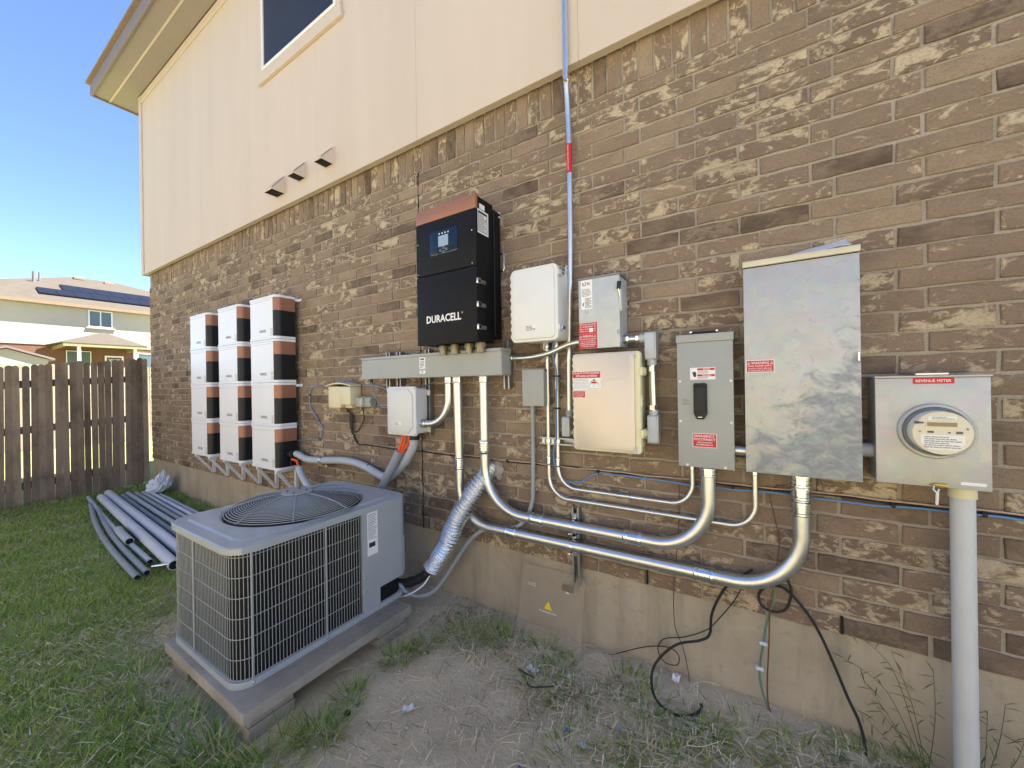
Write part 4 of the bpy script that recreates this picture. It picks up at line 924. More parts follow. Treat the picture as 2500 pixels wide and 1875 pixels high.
# angled conduit bodies
def body(label, x0, x1, z0, z1, yf, yb, up, side, name='pipe_fitting'):
    t = empty(name, ((x0+x1)/2, 0, z0), label, 'conduit fitting', 'grey conduit bodies')
    MB().plate(rrect(yf, yb, z0, z1, .012, 4), 'x', x0, x1-.004, .006).build('body', PVC, t)
    o = MB().plate(rrect(yf-.002, yb+.002, z0-.002, z1+.002, .012, 4), 'x', x1-.0045, x1, .001).build('cover', GALV, t)
    for zz in (z0+.008, z1-.008): screw(mb := MB(), x1, (yf+yb)/2, zz, .004, 'x', .002); mb.build('screw', BRIGHT, o)
    return t
cy = -.078
b1 = body('grey conduit body at the right end of the safety switch nipple', -.443, -.391, 1.556, 1.688, -.108, -.050, True, 1)
MB().cyl((-.417, cy, 1.530), (-.417, cy, 1.557), .0215, 18).build('hub', PVC, b1); MB().cyl((-.470, cy, 1.663), (-.442, cy, 1.663), .0215, 18).build('hub', PVC, b1)
b2 = body('grey conduit body low right of the cream combiner box', -.436, -.386, 1.157, 1.291, -.108, -.050, True, 1)
MB().cyl((-.413, cy, 1.290), (-.413, cy, 1.312), .0215, 18).build('hub', PVC, b2); MB().cyl((-.466, cy, 1.190), (-.435, cy, 1.190), .0185, 18).build('hub', PVC, b2)
b3 = body('grey conduit body where the long straight conduit ends, left of combiner', -.897, -.852, 1.156, 1.266, -.075, -.015, True, 1)
MB().cyl((-.868, -.036, 1.262), (-.868, -.036, 1.30), .0195, 16).build('hub', PVCD, b3); MB().cyl((-.853, -.045, 1.18), (-.779, -.045, 1.18), .014, 14).build('hub', PVC, b3)
t = empty('conduit', (-.415, cy, 1.3), 'short upright conduit between the two right-hand conduit bodies', 'conduit')
MB().cyl((-.413, cy, 1.311), (-.417, cy, 1.531), .0165, 18).build('pipe', ZINC, t)
for z in (1.512, 1.328): MB().cyl((-.415, cy, z-.012), (-.415, cy, z+.010), .0215, 6).build('compression_nut', BRIGHT, t)
t = empty('conduit_nipple', (-.51, cy, 1.66), 'short level nipple leaving the right side of the safety switch', 'conduit')
MB().cyl((-.552, cy, 1.663), (-.469, cy, 1.663), .0165, 18).build('pipe', ZINC, t)
for x, r in ((-.546, .023), (-.530, .021), (-.482, .022)): MB().cyl((x-.006, cy, 1.663), (x+.006, cy, 1.663), r, 6).build('locknut', STRUT if r > .0225 else BRIGHT, t)
t = empty('conduit_nipple', (-.05, -.05, 1.13), 'stub of conduit joining the disconnect and the large panel', 'conduit'); MB().cyl((-.081, -.055, 1.145), (-.030, -.055, 1.145), .022, 16).build('pipe', ZINC, t)
t = empty('conduit_nipple', (.345, -.05, 1.16), 'stub of conduit joining the large panel and the meter socket', 'conduit'); MB().cyl((.321, -.055, 1.18), (.371, -.055, 1.18), .026, 16).build('pipe', PVC, t)
# clamps on the upright strut
for z, nm in ((.573, 'lowest thick conduit'), (.679, 'upper thick conduit')):
    t = empty('strut_clamp', (-.841, -.08, z), f'zinc strut clamp gripping the {nm}', 'clamp', 'strut clamps')
    MB().tube([(-.850, -.08, z), (-.832, -.08, z)], .0315, 20).build('band', BRIGHT, t)
    for s in (-1, 1): MB().box(-.852, -.830, -.062, -.044, z+s*.047-.016, z+s*.047+.016, .002, 1).build('foot', BRIGHT, t)
    MB().tube([(-.846, -.118, z-.03), (-.846, -.085, z-.045)], .004, 8).build('clamp_bolt', BRIGHT, t)
for x, off_ in ((-1.0, .033), (-.941, .033)):
    t = empty('strut_clamp', (x, -off_, 1.125), 'zinc clamp holding the ' + ('left' if x < -.97 else 'right') + ' thin conduit on the level strut', 'clamp', 'thin conduit clamps'); MB().tube([(x, -.033, 1.115), (x, -.033, 1.135)], .0165, 14).build('band', BRIGHT, t); MB().box(x-.035, x-.018, -.047, -.0435, 1.112, 1.137, .001, 1).build('foot', LWHITE, t, False)
# grey conduit from the small box down to the condenser whip
t = empty('condenser_whip', (-1.1, -.03, 1.32), 'grey flexible whip dropping from the small grey box to the condenser', 'conduit')
wp = [(-1.104, -.03, 1.325), (-1.103, -.03, 1.169), (-1.109, -.03, .83), (-1.118, -.03, .753), (-1.15, -.035, .664), (-1.22, -.05, .595), (-1.341, -.06, .575), (-1.456, -.07, .537), (-1.552, -.08, .456), (-1.63, -.1, .344), (-1.702, -.13, .225), (-1.764, -.17, .133), (-1.815, -.22, .101), (-1.864, -.27, .111), (-1.899, -.31, .151), (-1.92, -.33, .19), (-1.96, -.38, .20)]
MB().tube(spline(wp, 6), .0125, 12).build('hose', PVCD, t); MB().box(-1.13, -1.085, -.022, -.003, .825, .838, .002, 1).build('strap', BRIGHT, t)
# foil wrapped refrigerant lines
t = empty('foil_duct', (-1.44, 0, .88), 'crinkled silver foil sleeve running from the wall down to the condenser', 'duct')
fp = spline([(-1.43, .0, .915), (-1.437, -.05, .875), (-1.472, -.1, .808), (-1.524, -.14, .711), (-1.579, -.17, .612), (-1.623, -.19, .49), (-1.694, -.21, .372), (-1.740, -.22, .299)], 44)
arc = [0.0]
for a_, b_ in zip(fp[:-1], fp[1:]): arc.append(arc[-1]+(b_-a_).length)
rr = [.057+.0055*math.sin(2*math.pi*d_/.021+.6*math.sin(d_*31))+.004*math.sin(d_*17)+.003*math.sin(d_*43) for d_ in arc]
MB().tube(fp, rr, 26).build('sleeve', FOIL, t, ang=60)
MB().tube([(-1.745, -.221, .315), (-1.755, -.224, .285)], [.052, .045], 16).build('collar_band', STRUT, t)
bm = bmesh.new(); bmesh.ops.create_icosphere(bm, subdivisions=3, radius=1)
for v in bm.verts:
    n_ = 1+.16*math.sin(v.co.x*7+v.co.z*5)+.1*math.sin(v.co.y*9+v.co.z*11); v.co = Vector((-1.400+v.co.x*.062*n_, -.005+v.co.y*.035*n_, .905+v.co.z*.062*n_))
mb = MB().add([v.co[:] for v in bm.verts], [[v.index for v in f.verts] for f in bm.faces]); bm.free()
mb.build('putty_seal', SLABM, t)
t = empty('refrigerant_line', (-1.76, -.23, .27), 'black insulated refrigerant line between the foil sleeve and condenser', 'pipe')
MB().tube(spline([(-1.738, -.22, .300), (-1.775, -.24, .258), (-1.835, -.26, .215), (-1.91, -.285, .185), (-2.0, -.34, .18), (-2.1, -.42, .2)], 6), [.030+.002*math.sin(i*1.3) for i in range(31)], 14).build('insulation', BLACKR, t)
MB().tube(spline([(-1.741, -.24, .262), (-1.768, -.275, .205), (-1.838, -.31, .150), (-1.907, -.33, .118), (-1.959, -.35, .113)], 6), .0055, 8).build('liquid_line', LWHITE, t)
MB().tube(spline([(-1.749, -.235, .245), (-1.85, -.275, .195), (-1.951, -.315, .155), (-2.05, -.36, .13)], 6), .004, 8).build('control_wire', LWHITE, t)
mb = MB().cyl((-1.945, -.352, .105), (-1.945, -.352, .150), .010, 10).cyl((-1.965, -.352, .117), (-1.92, -.345, .119), .011, 8); mb.build('service_valve', M('valve_brass', srgb(190, 186, 160), .4, .5), t)

# ------------------------------------------------------------------ grey PVC flex between the batteries and the pale box
def hose(name, label, cat, pts, r, mat, group=None, sub=7, n=14, extra=None):
    t = empty(name, pts[0], label, cat, group); MB().tube(spline(pts, sub), r, n).build('sheath', mat, t); return t
fA = hose('flexible_conduit', 'grey conduit sweeping from the rightmost battery to the pale box', 'conduit', [(-3.60, -.09, .845), (-3.54, -.075, .838), (-3.419, -.055, .802), (-3.2, -.05, .812), (-2.959, -.05, .834), (-2.786, -.05, .837), (-2.617, -.055, .819), (-2.458, -.06, .779), (-2.335, -.065, .765), (-2.224, -.075, .827), (-2.136, -.08, .902), (-2.063, -.085, .982), (-2.028, -.09, 1.04), (-2.013, -.1, 1.112)], .030, PVC)
MB().cyl((-2.010, -.1, 1.075), (-2.008, -.1, 1.11), .034, 16).build('fitting', BLACKR, fA); MB().cyl((-2.105, -.083, .93), (-2.128, -.081, .905), .0325, 16).build('sleeve_joint', PVC, fA)
for x, z in ((-3.2, .812), (-2.57, .810)):
    o = MB().tube([(x-.012, -.05, z+.001), (x+.012, -.05, z-.001)], .033, 18).build('strap', BRIGHT, fA); MB().box(x-.02, x+.01, -.012, -.002, z-.075, z-.045, .002, 1).build('strap_foot', BRIGHT, o)
fB = hose('flexible_conduit', 'grey conduit with orange cables entering its open top, behind the condenser', 'conduit', [(-2.13, -.13, .988), (-2.181, -.14, .899), (-2.232, -.15, .813), (-2.289, -.15, .723), (-2.348, -.15, .622), (-2.42, -.15, .5), (-2.5, -.15, .40)], .030, PVCD)
fC = hose('flexible_conduit', 'grey conduit dropping from the rightmost battery behind the condenser', 'conduit', [(-3.451, -.12, .738), (-3.401, -.12, .675), (-3.322, -.12, .606), (-3.1, -.12, .49), (-2.8, -.13, .41), (-2.5, -.16, .385)], .028, PVC)
for i, pts in enumerate(([(-2.095, -.13, 1.115), (-2.097, -.135, 1.059), (-2.132, -.14, .98)], [(-2.08, -.12, 1.115), (-2.082, -.125, 1.05), (-2.124, -.128, .98)], [(-2.046, -.11, 1.115), (-2.055, -.115, 1.05), (-2.117, -.12, .975)])):
    o = MB().tube(spline(pts, 8), .0085, 10).build('orange_cable', ORANGE); tag(o, ('leftmost', 'middle', 'rightmost')[i]+' orange power cable below the pale plastic box', 'cable', 'orange power cables')
o = MB().tube(spline([(-3.56, -.12, .80), (-3.49, -.12, .795), (-3.462, -.12, .77), (-3.451, -.12, .73)], 8), .010, 10).build('orange_cable', ORANGE); tag(o, 'short orange cable at the foot of the rightmost battery tower', 'cable')
o = MB().cyl((-3.62, -.10, .84), (-3.56, -.095, .842), .036, 16).cyl((-3.62, -.10, .76), (-3.57, -.10, .765), .02, 12).build('battery_plug', BLACKR); tag(o, 'black cable plugs on the lower right of the battery towers', 'connector')

# ------------------------------------------------------------------ telephone box, outlet, adapter
bb = empty('telephone_box', (-2.87, 0, 1.27), 'beige plastic utility box with a curved rain hood', 'box')
MB().box(-3.03, -2.86, -.092, -.003, 1.278, 1.452, .006).build('left_cover', BEIGE, bb); MB().box(-2.859, -2.715, -.105, -.003, 1.305, 1.450, .006).build('right_cover', BEIGE, bb); MB().box(-2.855, -2.77, -.055, -.003, 1.275, 1.304, .004).build('lower_cover', BEIGE, bb)
n = 12; P = [(-3.045+.345*i/n, 1.452+.022*math.sin(math.pi*i/n)) for i in range(n+1)]+[(-3.045+.345*i/n, 1.460+.024*math.sin(math.pi*i/n)) for i in range(n, -1, -1)]
MB().rings([[(x, -.112, z) for x, z in P], [(x, -.001, z) for x, z in P]]).build('rain_hood', BEIGE, bb)
ob = empty('outlet_box', (-2.6, 0, 1.28), 'small grey outlet box under a clear cover beside the beige box', 'outlet')
MB().box(-2.69, -2.53, -.032, -.002, 1.286, 1.368, .004).build('back_box', GREY, ob)
MB().plate([(-2.69, 1.292), (-2.665, 1.286), (-2.60, 1.286), (-2.60, 1.366), (-2.665, 1.366), (-2.69, 1.355)], 'y', -.0325, -.085, .01).build('clear_cover', m_clear('smoked_clear', srgb(196, 198, 180), .45, .15), ob)
MB().box(-2.598, -2.525, -.062, -.0325, 1.29, 1.362, .006).build('cover', GREY, ob); MB().box(-2.555, -2.522, -.072, -.0622, 1.32, 1.345, .003, 1).build('hasp', GREY, ob); MB().box(-2.655, -2.615, -.070, -.033, 1.305, 1.35, .004).build('plug', GREYL, ob)
o = MB().tube(spline([(-2.842, -.05, 1.280), (-2.868, -.03, 1.262), (-2.845, -.02, 1.238), (-2.815, -.02, 1.23)], 6), .004, 8).tube(spline([(-2.880, -.02, 1.238), (-2.868, -.022, 1.255), (-2.845, -.022, 1.24), (-2.84, -.02, 1.2)], 6), .006, 8)
for i in range(6):
    a = i*.006; o.tube(spline([(-2.842+a, -.018-.004*(i % 2), 1.235-.01*(i % 3)), (-2.838+a, -.024, 1.16), (-2.826+a*.6, -.020, 1.09), (-2.822+a*.3, -.016, 1.065)], 5), .0058, 8)
o.tube(spline([(-2.842, -.022, 1.108), (-2.828, -.034, 1.11), (-2.806, -.030, 1.108)], 4), .0045, 8).tube(spline([(-2.825, -.018, 1.075), (-2.81, -.012, 1.05), (-2.80, -.008, 1.02), (-2.765, -.008, .992)], 5), .0065, 8)
o = o.build('power_cord_bundle', BLACKR); tag(o, 'bundled black power cord hanging under the beige box', 'cord')
o = MB().tube(spline([(-2.80, -.014, 1.075), (-2.755, -.016, 1.085), (-2.70, -.02, 1.13), (-2.654, -.025, 1.192), (-2.634, -.045, 1.245), (-2.632, -.050, 1.30)], 6), .0045, 8).build('black_lead', BLACKR); tag(o, 'thin black cord running up to the small outlet box', 'cord')

# ------------------------------------------------------------------ cables clipped along the wall
def cable(name, label, pts, r, mat, cat='cable', group=None, sub=6, n=8):
    o = MB().tube(spline(pts, sub), r, n).build(name, mat); return tag(o, label, cat, group)
def wall_run(y0, zs, x0=-2.76, x1=2.2, jit=.003, n=60):
    return [(x0+(x1-x0)*i/n, y0-.002*abs(math.sin(i*1.1)), zs+jit*math.sin(i*.9)+jit*.6*math.sin(i*2.3)-.004*math.sin(i/n*9)) for i in range(n+1)]
cable('black_cable', 'long black cable clipped level across the whole brick wall', [(-2.80, -.012, 1.02)]+wall_run(-.006, .976), .0042, BLACKR, sub=2)
cable('tan_cable', 'thin tan cable strapped above the long black cable', [(-1.75, -.012, .985)]+wall_run(-.014, .984, -1.68, 2.2, .002), .0032, TANC, sub=2)
cable('blue_cable', 'pale blue cable dropping beside the thin conduit then along the wall', [(-.935, -.075, 1.69), (-.944, -.08, 1.62), (-.934, -.055, 1.5), (-.942, -.05, 1.31), (-.945, -.05, 1.131), (-.966, -.047, 1.049), (-.949, -.03, .941), (-.9, -.022, .902), (-.824, -.018, .903), (-.759, -.016, .945), (-.70, -.02, .970)]+wall_run(-.018, .967, -.64, 2.2, .003, 36), .0042, BLUEC, sub=4)
mb_i = 0
for x, y, z in ((-1.295, -.012, .976), (-.714, -.016, .974), (-.091, -.016, .972), (.431, -.016, .972), (.66, -.016, .975)):
    o = MB().tube([(x-.006, y, z), (x+.006, y, z)], .0105, 10).build('cable_tie', BLACKR); mb_i += 1
    tag(o, ('leftmost', 'second from left', 'third from left', 'fourth from left', 'rightmost')[mb_i-1]+' black tie around the cables along the wall', 'cable tie', 'cable ties along the wall')
for i, z in enumerate((1.49, 1.31)):
    o = MB().tube([(-.942, -.040, z-.004), (-.942, -.040, z+.004)], .022, 12).build('cable_tie', BLACKR); tag(o, ('upper', 'lower')[i]+' black tie binding blue cable to the thin conduit', 'cable tie', 'ties on the thin conduit')
cable('data_cable', 'blue-grey data cable looping from the batteries over the beige box', [(-3.68, -.02, .945), (-3.5, -.015, .968), (-3.392, -.012, .98), (-3.291, -.012, .989), (-3.253, -.014, 1.08), (-3.307, -.014, 1.146), (-3.425, -.014, 1.259), (-3.444, -.014, 1.329), (-3.42, -.014, 1.434), (-3.359, -.014, 1.451), (-3.181, -.014, 1.458), (-3.06, -.014, 1.478), (-2.95, -.014, 1.496), (-2.819, -.014, 1.480), (-2.687, -.014, 1.455), (-2.559, -.014, 1.459), (-2.438, -.014, 1.438), (-2.37, -.03, 1.42), (-2.30, -.06, 1.38)], .0055, GREYC)
for p in ((-3.291, .989), (-3.307, 1.146), (-3.435, 1.38), (-3.181, 1.458), (-2.687, 1.455)):
    mb_i += 1; o = MB().tube([(p[0]-.004, -.014, p[1]), (p[0]+.004, -.014, p[1])], .008, 8).build('cable_clip', BLACKR); tag(o, {6: 'lowest', 7: 'second lowest', 8: 'leftmost', 9: 'nearest the beige box hood', 10: 'rightmost'}[mb_i]+' black clip on the blue-grey data cable', 'clip', 'data cable clips')
cable('data_cable', 'blue-grey data cable hanging from the wireway to the pale box', [(-2.47, -.09, 1.508), (-2.472, -.085, 1.45), (-2.478, -.06, 1.388), (-2.43, -.05, 1.308), (-2.38, -.05, 1.288), (-2.28, -.06, 1.30)], .0042, GREYC)
o = MB().cyl((-2.47, -.09, 1.478), (-2.47, -.09, 1.503), .012, 8).build('cable_gland', BLACKR); tag(o, 'small black gland under the left end of the wireway', 'gland')
cable('ground_wire', 'green wire slanting from the wireway down behind the pale box', [(-1.78, -.06, 1.505), (-1.86, -.055, 1.47), (-1.96, -.06, 1.45), (-2.0, -.08, 1.44)], .003, GREENC)
cable('ground_wire', 'thin bare wire looping on brick between the thick conduits', [(-1.55, -.02, 1.345), (-1.47, -.03, 1.33), (-1.44, -.03, 1.27), (-1.46, -.03, 1.2), (-1.54, -.02, 1.165), (-1.63, -.02, 1.17), (-1.655, -.012, 1.08), (-1.655, -.01, .99)], .002, TANC)
# loose wires hanging by the foundation
cable('black_wire', 'thick black wire hanging in a wide curve onto the ground', [(-.02, -.03, .625), (-.11, -.03, .539), (-.155, -.03, .459), (-.183, -.03, .375), (-.192, -.032, .288), (-.232, -.04, .250), (-.325, -.06, .212), (-.396, -.09, .145), (-.427, -.13, .085), (-.41, -.19, .034), (-.355, -.235, .022), (-.28, -.235, .022), (-.228, -.19, .026), (-.215, -.16, .035), (-.22, -.14, .03)], .0058, BLACKR)
cable('black_wire', 'black wire with one loop, slanting down the foundation to the ground', [(.10, -.03, .62), (.116, -.03, .567), (.099, -.03, .493), (.06, -.032, .466), (.014, -.03, .476), (.001, -.025, .52), (.035, -.022, .565), (.094, -.022, .569), (.155, -.03, .51), (.202, -.032, .434), (.247, -.035, .323), (.291, -.04, .201), (.317, -.045, .14), (.332, -.05, .08), (.338, -.06, .02)], .0055, BLACKR)
cable('thin_wire', 'thin dark wire looping left across the foundation', [(-.05, -.022, .56), (-.061, -.02, .535), (-.097, -.02, .455), (-.157, -.022, .361), (-.204, -.022, .299), (-.3, -.022, .233), (-.392, -.022, .193), (-.423, -.022, .132), (-.394, -.022, .079), (-.335, -.022, .087), (-.33, -.022, .138), (-.384, -.02, .155), (-.49, -.02, .117), (-.643, -.025, .03), (-.70, -.04, .02)], .0024, BLACKR)
cable('brown_wire', 'straight brown wire dropping from the wall between the thin conduits', [(-.315, -.012, .95), (-.317, -.014, .843), (-.321, -.014, .736), (-.335, -.014, .58), (-.346, -.016, .445), (-.344, -.018, .276), (-.309, -.02, .181), (-.29, -.02, .091), (-.282, -.02, .025)], .0022, COPC)
cable('brown_wire', 'short curled brown wire behind the rising thick conduit', [(.10, -.012, 1.0), (.074, -.012, .998), (.047, -.014, .955), (.060, -.014, .878), (.078, -.014, .763), (.070, -.014, .682), (.066, -.014, .60)], .0022, COPC)
cable('green_wire', 'faded green wire hanging at the foundation with clear splices', [(.049, -.03, .60), (.058, -.03, .528), (.034, -.03, .442), (.015, -.03, .317), (.0, -.03, .191), (.009, -.032, .107), (.025, -.035, .06), (.03, -.04, .02)], .0045, GREENC)
cable('brown_wire', 'brown wire hanging right beside the faded green wire', [(.062, -.03, .60), (.041, -.034, .476), (.035, -.034, .324), (.027, -.034, .162), (.029, -.036, .067), (.045, -.05, .02)], .0028, COPC)
for i, (x, z) in enumerate(((.016, .318), (.001, .205))):
    o = MB().box(x-.016, x+.014, -.042, -.022, z-.007, z+.008, .004).build('wire_splice', PVCL); tag(o, ('upper', 'lower')[i]+' clear splice on the faded green wire', 'connector', 'wire splices')
# loose cover leaning on the foundation
cv = empty('loose_cover', (-1.0, -.1, 0), 'see-through tan cover sheet with yellow shock triangle leaning on foundation', 'cover')
def lean(x, v):  # v: height along the sheet
    t = v/.40; return (x, -.115+.085*t, .0+.385*t)
CLEAR = m_clear('tan_see_through_sheet', srgb(190, 174, 152), .16, .35)
P = rrect(-1.185, -.795, .0, .40, .015, 3)
mb = MB().rings([[lean(x, v) for x, v in P], [(lean(x, v)[0], lean(x, v)[1]+.004, lean(x, v)[2]) for x, v in P]]); mb.build('sheet', CLEAR, cv)
def on_sheet(mbv): return [(lean(p[0], p[2])[0], lean(p[0], p[2])[1]-.0015, lean(p[0], p[2])[2]) for p in mbv]
def flat(name, poly, mat, parent=cv): return MB().add(on_sheet([(x, 0, v) for x, v in poly]), [tuple(range(len(poly)))]).build(name, mat, parent, False)
flat('warning_triangle', [(-1.025, .188), (-.975, .188), (-1.0, .232)], YELLOW); 
m2 = MB().add([(p[0], p[1]-.0008, p[2]) for p in on_sheet([(x, 0, v) for x, v in ((-1.003, .205), (-.998, .212), (-1.000, .212), (-.996, .222), (-1.001, .215), (-.9995, .215), (-1.004, .205))])], [(0, 1, 2, 3, 4, 5, 6)]); m2.build('bolt_mark', LWHITE, cv, False)
tb = MB(); letters('Warning electric shock', -1.055, -.945, .166, .180, 0, None, None, mb=tb, bold=.01); tb.v = on_sheet(tb.v); tb.build('lettering', LWHITE, cv, False)
tb = MB(); letters('PCS  MODE\nSETTING', -1.14, -1.09, .285, .305, 0, None, None, mb=tb); tb.v = on_sheet(tb.v); tb.build('lettering', LWHITE, cv, False)
flat('dark_patch', rect(-.925, -.855, .310, .345), M('grey_patch', srgb(122, 106, 88), .6)); flat('white_dash', rect(-.90, -.88, .300, .307), LWHITE)
# ------------------------------------------------------------------ condenser on its pad
AX0, AX1, AY0, AY1 = -2.615, -1.868, -1.262, -.30; AZ0, AZ1 = .148, .766
pad = empty('concrete_pad', (-2.2, -.84, .11), 'weathered concrete pad raised on blocks under the condenser', 'pad')
V = rrect(-2.60, -1.742, -1.288, -.395, .008, 2)
MB().plate(V, 'z', .1005, .147, .006).build('slab', SLABM, pad)
for i, (x0, x1, y0, y1, lb) in enumerate(((-1.95, -1.765, -1.262, -1.07, 'front right'), (-2.58, -2.39, -1.262, -1.06, 'front left'), (-1.95, -1.765, -.62, -.42, 'rear right'), (-2.58, -2.38, -.62, -.42, 'rear left'))):
    b = empty('concrete_block', ((x0+x1)/2, (y0+y1)/2, 0), f'grey concrete block under the {lb} corner of the pad', 'block', 'blocks under the pad')
    MB().box(x0, x1, y0, y1, -.03, .0555, .004, 1).build('lower_block', SLABM, b, False); MB().box(x0+.004, x1-.004, y0+.004, y1-.004, .057, .0998, .004, 1).build('upper_block', SLABM, b, False)
ac = empty('air_conditioner', (-2.29, -.77, AZ0), 'grey outdoor air conditioner condenser with wire guard and top fan', 'air conditioner')
cr = .09
def loop(inset, n=8): return rrect(AX0+inset, AX1-inset, AY0+inset, AY1-inset, cr-inset*.5, n)
# base pan, coil, lid
MB().plate(loop(.002), 'z', AZ0, AZ0+.028, .003).build('base_pan', ACG, ac)
CY = -.645                                                 # where the coil meets the service panel
MB().plate([p for p in loop(.020)], 'z', AZ0+.0285, AZ1-.025).build('coil', ACFIN, ac)
N = 72; out = []
def ray_loop(poly, a):
    cx, cy_ = (AX0+AX1)/2, FYc; d = Vector((math.cos(a), math.sin(a))); best = None
    for i in range(len(poly)):
        p = Vector(poly[i])-Vector((cx, cy_)); q = Vector(poly[(i+1) % len(poly)])-Vector((cx, cy_)); e = q-p
        den = d.x*e.y-d.y*e.x
        if abs(den) < 1e-9: continue
        t = (p.x*e.y-p.y*e.x)/den; s = (p.x*d.y-p.y*d.x)/den
        if t > 0 and -1e-6 <= s <= 1+1e-6 and (best is None or t < best): best = t
    return (cx+d.x*best, cy_+d.y*best)
FXc, FYc, FR = (AX0+AX1)/2, -.79, .345
angs = [2*math.pi*k/N for k in range(N)]
L0 = [ray_loop(loop(-.010), a) for a in angs]; L1 = [ray_loop(loop(-.004), a) for a in angs]; L2 = [ray_loop(loop(.045), a) for a in angs]; L3 = [ray_loop(loop(.055), a) for a in angs]
def circ(r): return [(FXc+r*math.cos(a), FYc+r*math.sin(a)) for a in angs]
def lift(P, z): return [(x, y, z) for x, y in P]
mb = MB(); mb.rings([lift(L0, AZ1-.032), lift(L0, AZ1-.006), lift(L1, AZ1-.001), lift(L2, AZ1+.001), lift(L3, AZ1+.009), lift(circ(FR+.016), AZ1+.012), lift(circ(FR+.004), AZ1+.006), lift(circ(FR), AZ1-.05)], False, False)
mb.build('lid', ACG, ac, ang=25)
# guard wires
def gpt(s, zz, P, cum):
    i = max(j for j in range(len(cum)) if cum[j] <= s+1e-9); i = min(i, len(P)-1); a = P[i]; b = P[(i+1) % len(P)]; L = math.dist(a, b) or 1; t = (s-cum[i])/L
    return (a[0]+(b[0]-a[0])*t, a[1]+(b[1]-a[1])*t, zz)
G = loop(.010, 10)
# start at the service panel on the right side and go round clockwise seen from above: right side -> front -> left -> back
seq = []
G2 = [p for p in G]; start = min(range(len(G2)), key=lambda i: (abs(G2[i][0]-(AX1-.010)) > 1e-6, -G2[i][1]))
order = [(AX1-.010, CY)]; lo = rrect(AX0+.010, AX1-.010, AY0+.010, AY1-.010, cr-.005, 10)
front_right = [p for p in lo if p[0] > FXc and p[1] < FYc]; front_left = [p for p in lo if p[0] < FXc and p[1] < FYc]
front_right.sort(key=lambda p: -p[1]); front_left.sort(key=lambda p: p[1]); back_left = sorted([p for p in lo if p[0] < FXc and p[1] > FYc], key=lambda p: p[1])
order += front_right+front_left+back_left+[(FXc, AY1-.010)]
cum = [0]
for a, b in zip(order[:-1], order[1:]): cum.append(cum[-1]+math.dist(a, b))
tot = cum[-1]
def gp(s, z):
    i = max(j for j in range(len(cum)-1) if cum[j] <= s+1e-9); a, b = order[i], order[i+1]; t = (s-cum[i])/(cum[i+1]-cum[i]); return (a[0]+(b[0]-a[0])*t, a[1]+(b[1]-a[1])*t, z)
mb = MB(); s = .004; wi = 0
while s < tot:
    mb.tube([gp(s, AZ0+.022), gp(s, AZ1-.026)], .0017, 4, False); s += .0158
mb.build('guard_wires', ACW, ac, kind='stuff')
for i in range(7):
    z = AZ0+.035+i*(AZ1-AZ0-.085)/6
    P = [gp(tot*k/160, z) for k in range(161)]; P = [(x+.002*(1 if x > FXc else -1), y-.002, zz) for x, y, zz in P]
    MB().tube(P, .0019, 5).build('guard_ring', ACW, ac)
for y_ in (-.845, -1.190):
    MB().box(AX1-.010, AX1-.003, y_-.005, y_+.005, AZ0+.012, AZ1-.020, .002, 1).build('guard_bar', ACW, ac)
    for zz in (AZ0+.018, AZ1-.030): screw(mb := MB(), AX1-.001, y_, zz, .006, 'x'); mb.build('screw', BRIGHT, ac)
for x_ in (-2.31,): MB().box(x_-.005, x_+.005, AY0+.003, AY0+.010, AZ0+.012, AZ1-.020, .002, 1).build('guard_bar', ACW, ac)
# service corner
bc = sorted([p for p in rrect(AX0+.0015, AX1-.0015, AY0, AY1-.0015, .06, 8) if p[0] > FXc and p[1] > FYc], key=lambda p: (p[1], -p[0]))
P = [(AX1-.0015, CY+.012)]+bc+[(AX1-.45, AY1-.0015), (AX1-.45, AY1-.03), (AX1-.06, AY1-.06), (AX1-.06, CY+.012)]
pn = MB().plate(P, 'z', .275, AZ1-.030).build('service_panel', ACG, ac, ang=25)
P2 = [(AX1-.004, CY+.014), (AX1-.004, -.515), (AX1-.12, -.515), (AX1-.12, CY+.014)]
MB().plate(P2, 'z', AZ0+.029, .2745).build('lower_panel', ACG, ac)
MB().box(AX1-.40, AX1-.125, -.51, -.36, AZ0+.03, .274).build('valve_recess', DARK, ac, False)
for y_, z_ in ((CY+.03, .37), (CY+.03, .29)): screw(mb := MB(), AX1-.0015, y_, z_, .006, 'x'); mb.build('screw', BRIGHT, ac)
s_ = sticker('data_label', -.600, -.530, .484, .729, AX1-.0012, LWHITE, ac, 'x', .001); fine_print(-.595, -.536, .575, .722, AX1+.0003, INKL, s_, 16, 'x', seed=31, thick=.4)
MB().plate(rect(-.590, -.548, .530, .556), 'x', AX1-.001, AX1+.0004).build('dark_mark', INK, s_, False)
mb = MB().plate(rect(AX1-.026, AX1-.003, .30, .517), 'y', AY1+.001, AY1+.0025); o = MB()
a, b = Vector((AX1-.0025, AY1-.055, 0)), Vector((AX1-.018, AY1-.018, 0)); nrm = Vector((.75, .65, 0)).normalized()*.0012
aa = a+(b-a)*.05+nrm; bb2 = a+(b-a)*.95+nrm
st = MB().add([(aa.x, aa.y, .296), (bb2.x, bb2.y, .296), (bb2.x, bb2.y, .512), (aa.x, aa.y, .512)], [(0, 1, 2, 3)]).build('caution_label', LWHITE, ac, False)
